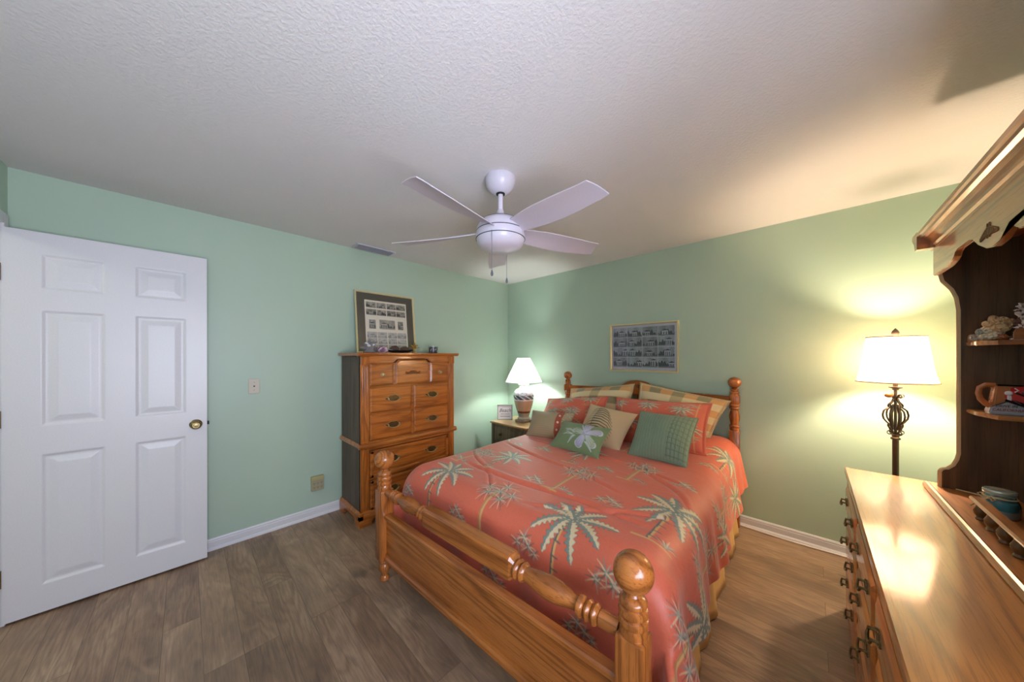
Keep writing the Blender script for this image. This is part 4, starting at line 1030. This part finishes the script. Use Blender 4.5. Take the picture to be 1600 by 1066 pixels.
for (r, z, q) in [(.160, 1.249, .0035), (.1165, 1.517, .0035)]: obj('shade_rim', tube(B(), [(r * math.cos(a), r * math.sin(a), z) for a in np.linspace(0, 2 * PI, 64, endpoint=False)], q, 6, True), plain('tan_braid', srgb(178, 140, 98), .6), FL, True)
for a in np.linspace(0, 2 * PI, 6, endpoint=False): tube(b, [((r + .0008) * math.cos(a + .5), (r + .0008) * math.sin(a + .5), z) for r, z in prof], .0010, 5)
for a in (0.2, 2.3, 4.4): tube(b, [(0, 0, 1.50), (.1165 * math.cos(a), .1165 * math.sin(a), 1.516)], .0015, 5)
obj('shade_rib', b, plain('tan_braid', srgb(178, 140, 98), .6), FL, True)
b = B(); lathe(b, [(.004, 1.495), (.012, 1.525), (.014, 1.532), (.017, 1.542), (.013, 1.554), (.004, 1.566), (.001, 1.570)], 18); obj('finial', b, IRON, FL, True)
b = B()
for a in (0, PI): tube(b, [(.045 * math.sin(t) * math.cos(a), .045 * math.sin(t) * math.sin(a), 1.30 + .10 * (1 - math.cos(t))) for t in np.linspace(0, PI, 14)], .0012, 5)
obj('harp', b, BRASS, FL, True)
bulb(FL, 1.385, LAMP_FLOOR, (1.0, .76, .53))

# ---------------------------------------------------------------- dresser and hutch
DZ = .78
DXF, DXB, DY1, DY0 = 3.288, 3.785, -.642, -2.40
DR = thing('dresser', 'long low oak dresser with glossy top and brass pulls along the right wall', 'dresser', ((DXF + DXB) / 2, (DY0 + DY1) / 2, 0))
def DL(bm):    # world -> local
    bmesh.ops.translate(bm, vec=(-DR.location.x, -DR.location.y, 0), verts=bm.verts[:]); return bm
def dobj(name, bm, mat, parent=None, smooth=False, label=None): return obj(name, DL(bm), mat, parent or DR, smooth, None, label)
b = B(); box(b, DXF + .014, DXB, DY0, DY1, DZ - .026, DZ, .002); dobj('top_board', b, dressoak('y'))
b = B(); prism(b, [(0, DZ - .030), (0, DZ - .004), (.004, DZ + .0005), (.0155, DZ + .0005), (.0155, DZ - .030), (.006, DZ - .034)], lambda p, z, d: (DXF + p, d, z), DY0, DY1 + .004); dobj('front_edge_moulding', b, dressoak('y'))
bx0 = DXF + .018
b = B(); box(b, bx0 + .01, DXB - .01, DY1 - .035, DY1 - .018, .08, DZ - .026); box(b, bx0 + .01, DXB - .01, DY0 + .018, DY0 + .035, .08, DZ - .026); box(b, DXB - .02, DXB - .012, DY0 + .03, DY1 - .03, .08, DZ - .026)
dobj('side_panel', b, sideoak('z'))
b = B(); box(b, bx0 + .006, bx0 + .03, DY0 + .018, DY1 - .018, .08, DZ - .028); dobj('face_frame', b, dressoak('y'))
b = B(); box(b, bx0 - .010, bx0 + .012, DY0 + .008, DY1 - .008, DZ - .045, DZ - .030, .003); dobj('cornice_moulding', b, dressoak('y'))
ncol = 3; yA = DY0 + .07; yB = DY1 - .07; cw = (yB - yA) / ncol
MD = Matrix.Rotation(PI, 4, 'Z')
for c_ in range(ncol):
    y0 = yA + c_ * cw + .012; y1 = yA + (c_ + 1) * cw - .012
    for r_, (z0, z1) in enumerate([(.555, .722), (.335, .540), (.12, .320)]):
        b = B(); box(b, bx0 - .006, bx0 + .01, y0, y1, z0, z1, .003)
        bb_ = B(); raised(bb_, 0, y1 - y0 - .03, 0, z1 - z0 - .02, 0, .014, .02)
        for v in bb_.verts: v.co = Vector((bx0 - .006 - v.co.x, y1 - .015 - v.co.y, z0 + .01 + v.co.z))
        me_t = bpy.data.meshes.new('tmp'); bb_.to_mesh(me_t); bb_.free(); b.from_mesh(me_t); bpy.data.meshes.remove(me_t)
        d = dobj('drawer', b, dressoak('y'))
        yc = (y0 + y1) / 2
        for yy in ((yc - .14, yc + .14)):
            hb = B(); bail_mesh(hb, (0, 0, 0), Matrix.Translation((bx0 - .020, yy, (z0 + z1) / 2 + .01)) @ MD, .042, .8)
            obj('bail_pull', DL(hb), PULLD, d, 35)
for k in range(ncol + 1):
    y = yA + k * cw; b = B(); box(b, bx0 - .010, bx0 + .01, y - .020 if k else DY0 + .015, y + .010 if k < ncol else DY1 - .015, .10, .730, .004)
    dobj('stile', b, dressoak('z'))
b = B(); box(b, bx0 - .014, DXB - .01, DY0 + .006, DY1 - .006, .0, .10, .006); dobj('plinth', b, dressoak('y'))

# hutch on the dresser
HX = 3.545
YH = -.790             # inner face of far side panel
HU = thing('hutch', 'oak hutch with carved crown, dark panelled side and small corner shelves on the dresser', 'hutch', (3.69, -1.5, DZ))
def HL(bm): bmesh.ops.translate(bm, vec=(-3.69, 1.5, -DZ), verts=bm.verts[:]); return bm
def hobj(name, bm, mat, parent=None, smooth=False, label=None): return obj(name, HL(bm), mat, parent or HU, smooth, None, label)
HB = 3.79; HY0 = -2.32; ZT = DZ + .018
b = B(); box(b, HX + .010, HB, HY0, YH + .02, DZ + .0005, ZT); hobj('deck', b, dressoak('y'))
b = B(); prism(b, [(0, DZ + .0005), (-.006, DZ + .006), (-.006, DZ + .018), (0, DZ + .025), (.008, DZ + .027), (.016, DZ + .020), (.016, DZ + .0005)], lambda p, z, d: (HX + p, d, z), HY0, YH + .035); hobj('deck_rail', b, dressoak('y'))
# side panel profile (x,z)
side = [(HB, ZT), (3.588, ZT), (3.588, .865)] + arc(3.607, .865, .019, 180, 90, 5)[1:] + [(3.6245, .904), (3.635, .933), (3.640, .962), (3.640, 1.612), (3.634, 1.670), (3.622, 1.709), (3.596, 1.752), (3.590, 1.786), (3.590, 1.911), (HB, 1.911)]
for nm, y0 in (('side_panel', YH), ('side_panel', HY0)):
    hobj(nm, prism(B(), side, lambda a, c, d: (a, d, c), y0, y0 + .020), darkoak('z'), label='dark brown side panel')
    b = B(); tube(b, [(a - .001, y0 + .010, c) for a, c in side[1:-2]], .0085, 8, flat=1.25); hobj('panel_edge', b, plain('pale_edge_oak', srgb(206, 178, 128), .35), label='pale rounded front edge')
hobj('back_panel', box(B(), HB - .008, HB, HY0 + .02, YH, ZT, 1.911), darkoak('z'))
# frieze with scalloped lower edge, in plane x ~ 3.60
ya_, yb_ = YH + .022, HY0 + .0
def fz(y): # lower edge
    return None
mid = (YH + HY0) / 2
pts = [(ya_, 1.781), (-0.9637, 1.781), (-0.9829, 1.7858), (-1.036, 1.7916), (-1.0649, 1.8031), (-1.0793, 1.8224), (-1.1083, 1.8292), (-1.2336, 1.8292), (-1.2721, 1.8195), (-1.3203, 1.7858), (-1.3782, 1.7588), (-1.436, 1.7491), (-1.4939, 1.7549), (-1.5324, 1.7713), (-1.5613, 1.7935), (-1.5903, 1.8292)]
pts2 = pts + [(2 * mid - y, z) for y, z in reversed(pts[:-1])]
poly = [(ya_, 1.911)] + pts2 + [(pts2[-1][0], 1.911)]
hobj('scalloped_frieze', prism(B(), poly, lambda a, c, d: (d, a, c), 3.5686, 3.588, .003), dressoak('y'))
b = B()
for sg in (-1, 1):
    for k in range(6):
        t = k / 5; rr_ = .015 * (1 - .55 * t); tube(b, [(3.5672, -1.412 + sg * (.008 + .055 * t) + sg * rr_ * math.cos(a) * .7, 1.807 - .012 * t + rr_ * math.sin(a)) for a in np.linspace(-1.2, 4.0, 10)], .0018, 6)
    tube(b, [(3.5672, -1.412 + sg * .008, 1.834), (3.5672, -1.412 + sg * .012, 1.786)], .002, 6)
hobj('carved_scroll', b, plain('carved_groove_brown', srgb(120, 92, 52), .5), None, True)
CR = [(0.035, 1.9063), (-0.004, 1.9063), (-0.006, 1.9159), (-0.014, 1.9207), (-0.016, 1.9304), (-0.022, 1.9419), (-0.034, 1.9516), (-0.046, 1.9554), (-0.05, 1.9632), (-0.058, 1.967), (-0.06, 1.9786), (-0.054, 1.9863), (0.035, 1.9882)]
b = B(); prism(b, CR, lambda p, z, d: (3.572 + p, d, z), HY0 - .05, YH + .055)
prism(b, [(p, z) for p, z in CR], lambda p, z, d: (d, YH + .012 - p, z), 3.514, HB)
box(b, 3.585, HB, HY0 - .05, YH + .02, 1.906, 1.926)
hobj('crown_moulding', b, dressoak('y'))
# small corner shelves with clipped corners (attached to the far side panel)
def shelf(z, th, mat, xl, yl):
    o_ = [(HB - .008, YH), (3.654, YH), (3.657, YH - .10), (3.685, YH - yl), (HB - .008, YH - yl)]
    return hobj('corner_shelf', prism(B(), o_, lambda a, c, d: (a, c, d), z - th, z, .003), mat)
shelf(1.169, .018, dressoak('x'), 0, .20)
s2_ = shelf(1.4665, .018, dressoak('x'), 0, .20)
b = B(); f_ = lambda a, c, d: (3.656 + a * .13, YH - .004 - a * .9 * .12 - d, c)
gal = [(0, 1.468), (0, 1.480)] + arc(.05, 1.480, .05, 180, 90, 6, .02)[1:] + [(.32, 1.500), (.36, 1.490), (.37, 1.4685)]
prism(b, gal, f_, 0, .008); hobj('gallery_rail', b, dressoak('x')); b = B()
g2 = [(.50, 1.468), (.50, 1.485)] + arc(.56, 1.485, .06, 180, 90, 6, .026)[1:] + [(.99, 1.512), (.99, 1.468)]
prism(b, g2, lambda a, c, d: (3.655 + a * .13, YH - .19 - d, c), 0, .008)
hobj('gallery_rail', b, dressoak('x'))
# low spindle gallery on the deck
b = B(); prism(b, [(-.011, .858), (-.013, .866), (-.009, .872), (.018, .872), (.018, .858)], lambda p, z, d: (3.602 + p, d, z), HY0 + .02, -1.13); hobj('gallery_top', b, dressoak('y'))
for k in range(12):
    y = -1.175 - k * .100; hobj('gallery_spindle', lathe(B(), [(.012, ZT), (.014, ZT + .005), (.010, ZT + .012), (.016, ZT + .022), (.018, ZT + .034), (.012, ZT + .048), (.009, ZT + .060)], 16, Matrix.Translation((3.606, y, 0))), plain('dark_spindle_oak', srgb(112, 76, 36), .35), None, True)

# ---------------------------------------------------------------- things on the hutch
JR = thing('mason_jar', 'squat lidded glass jar with teal sand and white fill, twine bow, on hutch deck', 'jar', (3.668, -1.075, ZT + .0005), math.radians(20))
b = B(); lathe(b, [(.040, 0), (.043, .004), (.044, .030), (.0435, .050), (.040, .062), (.034, .070), (.034, .088)], 36, close=False)
bmesh.ops.create_circle(b, cap_ends=True, radius=.040, segments=36)
s = N('jar_glass'); s.P(Base_Color=(.85, .95, .95), Roughness=.03, Transmission_Weight=1.0, IOR=1.2); obj('jar_body', b, glossy_glass('jar_thin_glass', (.86, .95, .96)), JR, True)
obj('teal_sand', lathe(B(), [(.001, .030), (.040, .030), (.041, .050), (.037, .060), (.001, .064)], 32), plain('teal_sand', srgb(96, 160, 168), .6), JR, True)
obj('white_fill', lathe(B(), [(.001, .002), (.040, .003), (.0415, .029), (.001, .030)], 32), plain('grey_white_sand', srgb(206, 206, 214), .7), JR, True)
obj('jar_lid', lathe(B(), [(.036, .082), (.038, .083), (.038, .087), (.0365, .088), (.038, .090), (.038, .096), (.036, .099), (.028, .100), (.002, .100)], 36), plain('jar_lid_metal', srgb(186, 196, 186), .2, .6), JR, True)
b = B(); TW = plain('twine', srgb(206, 184, 144), .8)
tube(b, [(.037 * math.cos(a), .037 * math.sin(a), .073) for a in np.linspace(0, 2 * PI, 32, endpoint=False)], .0022, 6, True)
c0 = Vector((-.036, -.018, .070))
for sg, ln_ in ((-1, .04), (1, .03)): tube(b, [c0, c0 + Vector((-.010, sg * .020, .012)), c0 + Vector((-.012, sg * (ln_), .006)), c0 + Vector((-.008, sg * .02, -.006)), c0], .002, 6)
tube(b, [c0, c0 + Vector((-.03, -.005, -.012)), c0 + Vector((-.055, -.010, -.034))], .0022, 6); tube(b, [c0, c0 + Vector((-.03, .02, .004)), c0 + Vector((-.065, .035, .008))], .0022, 6)
ball(b, c0, .007, 2)
obj('twine_bow', b, TW, JR, True)
b = B(); spiky(b, (-.043, -.005, .04), 8, .008, .014, .003, 2, .3); obj('shell_charm', b, plain('dark_charm', srgb(96, 92, 92), .5), JR, True)

MG = thing('racing_car_mug', 'novelty ceramic mug shaped like red racing car on grey plinth, on the lower hutch shelf', 'mug', (3.738, -.925, 1.1695), 0)
MG.scale = (1, 1, 1.15)
# built in a plane facing the camera side (-y) : local x to the right in the picture
b = B(); prism(b, [(-.062, 0), (.060, 0), (.060, .012), (-.004, .052), (-.012, .050), (-.060, .022), (-.064, .010)], lambda a, c, d: (a, d, c), -.028, .028, .004)
obj('grey_plinth', b, plain('plinth_grey', srgb(176, 176, 182), .35), MG)
RED = plain('racing_red', srgb(204, 30, 32), .15, 0, Coat_Weight=.8)
b = B(); car = [(-.034, .050), (.060, .014), (.062, .100), (.010, .099), (-.010, .095), (-.032, .086), (-.040, .074), (-.041, .058)]
prism(b, car, lambda a, c, d: (a, d, c), -.034, .034, .010); obj('car_body', b, RED, MG, True)
BRN = plain('caramel_glaze', srgb(182, 110, 58), .2, 0, Coat_Weight=.6)
b = B(); prism(b, [(-.056, .028), (-.014, .052), (-.020, .078), (-.010, .098), (-.046, .100), (-.050, .090)], lambda a, c, d: (a, d, c), -.026, .026, .004)
tube(b, [(-.044, 0, .100), (-.066, 0, .101), (-.080, 0, .090), (-.083, 0, .070), (-.078, 0, .050), (-.066, 0, .034), (-.054, 0, .026)], .0075, 10, flat=1.3)
obj('handle_side', b, BRN, MG, 50, label='caramel brown handle side')
b = B(); tube(b, [(-.046, -.030, .102), (.062, -.034, .103)], .003, 6); tube(b, [(-.030, -.036, .052), (.01, -.037, .034), (.060, -.036, .012)], .004, 6); tube(b, [(-.008, -.0365, .078), (.012, -.0365, .068), (.040, -.0365, .050)], .003, 6)
ball(b, (.018, -.035, .080), .010, 2, (1.3, .3, .6))
obj('black_trim', b, plain('gloss_black_trim', srgb(24, 22, 26), .15), MG, True)
b = B(); ball(b, (-.022, -.034, .076), .010, 2, (1, .5, .8)); tube(b, [(-.010, -.0355, .094), (-.002, -.037, .086), (-.010, -.037, .080)], .002, 6); box(b, -.026, -.016, -.037, -.033, .050, .068, .002)
tube(b, [(.034, -.037, .090), (.060, -.037, .082)], .0035, 6)
obj('white_trim', b, plain('gloss_white_trim', srgb(236, 232, 232), .15), MG, True)
for (wx, wz, wr) in [(.052, .044, .020)]:
    M = Matrix.Translation((wx, -.034, wz)) @ Matrix.Rotation(PI / 2, 4, 'X')
    obj('wheel', lathe(B(), [(.004, .008), (wr * .5, .007), (wr * .62, .004), (wr * .8, .008), (wr, .006), (wr, -.004)], 24, M), plain('wheel_grey', srgb(126, 112, 116), .3), MG, True)
text('upper_lettering', 'DRIVE IN', .012, Matrix.Translation((-.026, -.0285, .030)) @ RX, INK, MG, shear=.2)
text('lower_lettering', 'CALIFORNIA', .0125, Matrix.Translation((-.022, -.0285, .0165)) @ RX, plain('lettering_red', srgb(150, 50, 66), .5), MG, shear=.1)

SHL = thing('seashell_cluster', 'cluster of tan and cream seashells on the upper hutch shelf', 'ornament', (3.702, -.872, 1.467), 0)
SHL.scale = (1.45, 1.2, 1.45)
sh_cols = [plain('shell_tan', srgb(240, 198, 150), .35), plain('shell_cream', srgb(250, 232, 204), .35), plain('shell_rust', srgb(206, 130, 92), .35), plain('shell_grey', srgb(186, 186, 172), .4)]
rd2 = random.Random(5)
spots_ = [(-.030, 0, .010, .011, 3), (-.018, 0, .012, .013, 1), (-.003, 0, .013, .014, 1), (.012, .0, .012, .013, 2), (-.022, 0, .026, .010, 3), (-.008, 0, .030, .014, 1), (.008, 0, .028, .016, 1), (-.006, 0, .046, .014, 0), (.008, 0, .048, .015, 0), (.020, 0, .040, .012, 0), (.002, 0, .060, .013, 0), (.016, 0, .060, .011, 0), (.026, 0, .054, .009, 0), (.010, -.012, .036, .016, 0)]
for (x, y, z, r, mi) in spots_:
    b = B(); nL_ = 20
    q = bmesh.ops.create_uvsphere(b, u_segments=24, v_segments=12, radius=r)
    ax = rd2.uniform(0, 6)
    for v in q['verts']:
        k = 1 + .08 * math.cos(9 * math.atan2(v.co.y, v.co.x)); v.co = Vector((v.co.x * k, v.co.y * k * .9, v.co.z * .75))
        v.co = Matrix.Rotation(ax, 3, 'Y') @ v.co + Vector((x, y + rd2.uniform(-.004, .004), max(z, r * .8)))
    obj('shell', b, sh_cols[mi], SHL, True)
PV = thing('dried_coral_ornament', 'tall spiky brown and white ornament at the right end of upper hutch shelf', 'ornament', (3.752, -.935, 1.467), 0)
PV.scale = (1.1, 1.1, 1.25)
b = B(); spiky(b, (0, 0, .0), 26, .02, .03, .003, 31, .2); 
for k in range(9): spiky(b, (.004 * math.sin(k), 0, .008 + .011 * k), 10, .012, .026 - .0012 * k, .0028, 40 + k, .8)
tube(b, [(0, 0, 0), (0, 0, .11)], [.010, .003], 8); obj('brown_branches', b, plain('dried_brown', srgb(104, 70, 60), .6), PV, 30)
b = B()
for k in range(10): spiky(b, (0, -.003, .004 + .011 * k), 5, .014, .028 - .001 * k, .003, 80 + k, .7)
lathe(b, [(.024, .0), (.026, .003), (.020, .008), (.004, .010)], 16)
obj('white_tips', b, plain('chalk_white', srgb(226, 212, 208), .6), PV, 30)
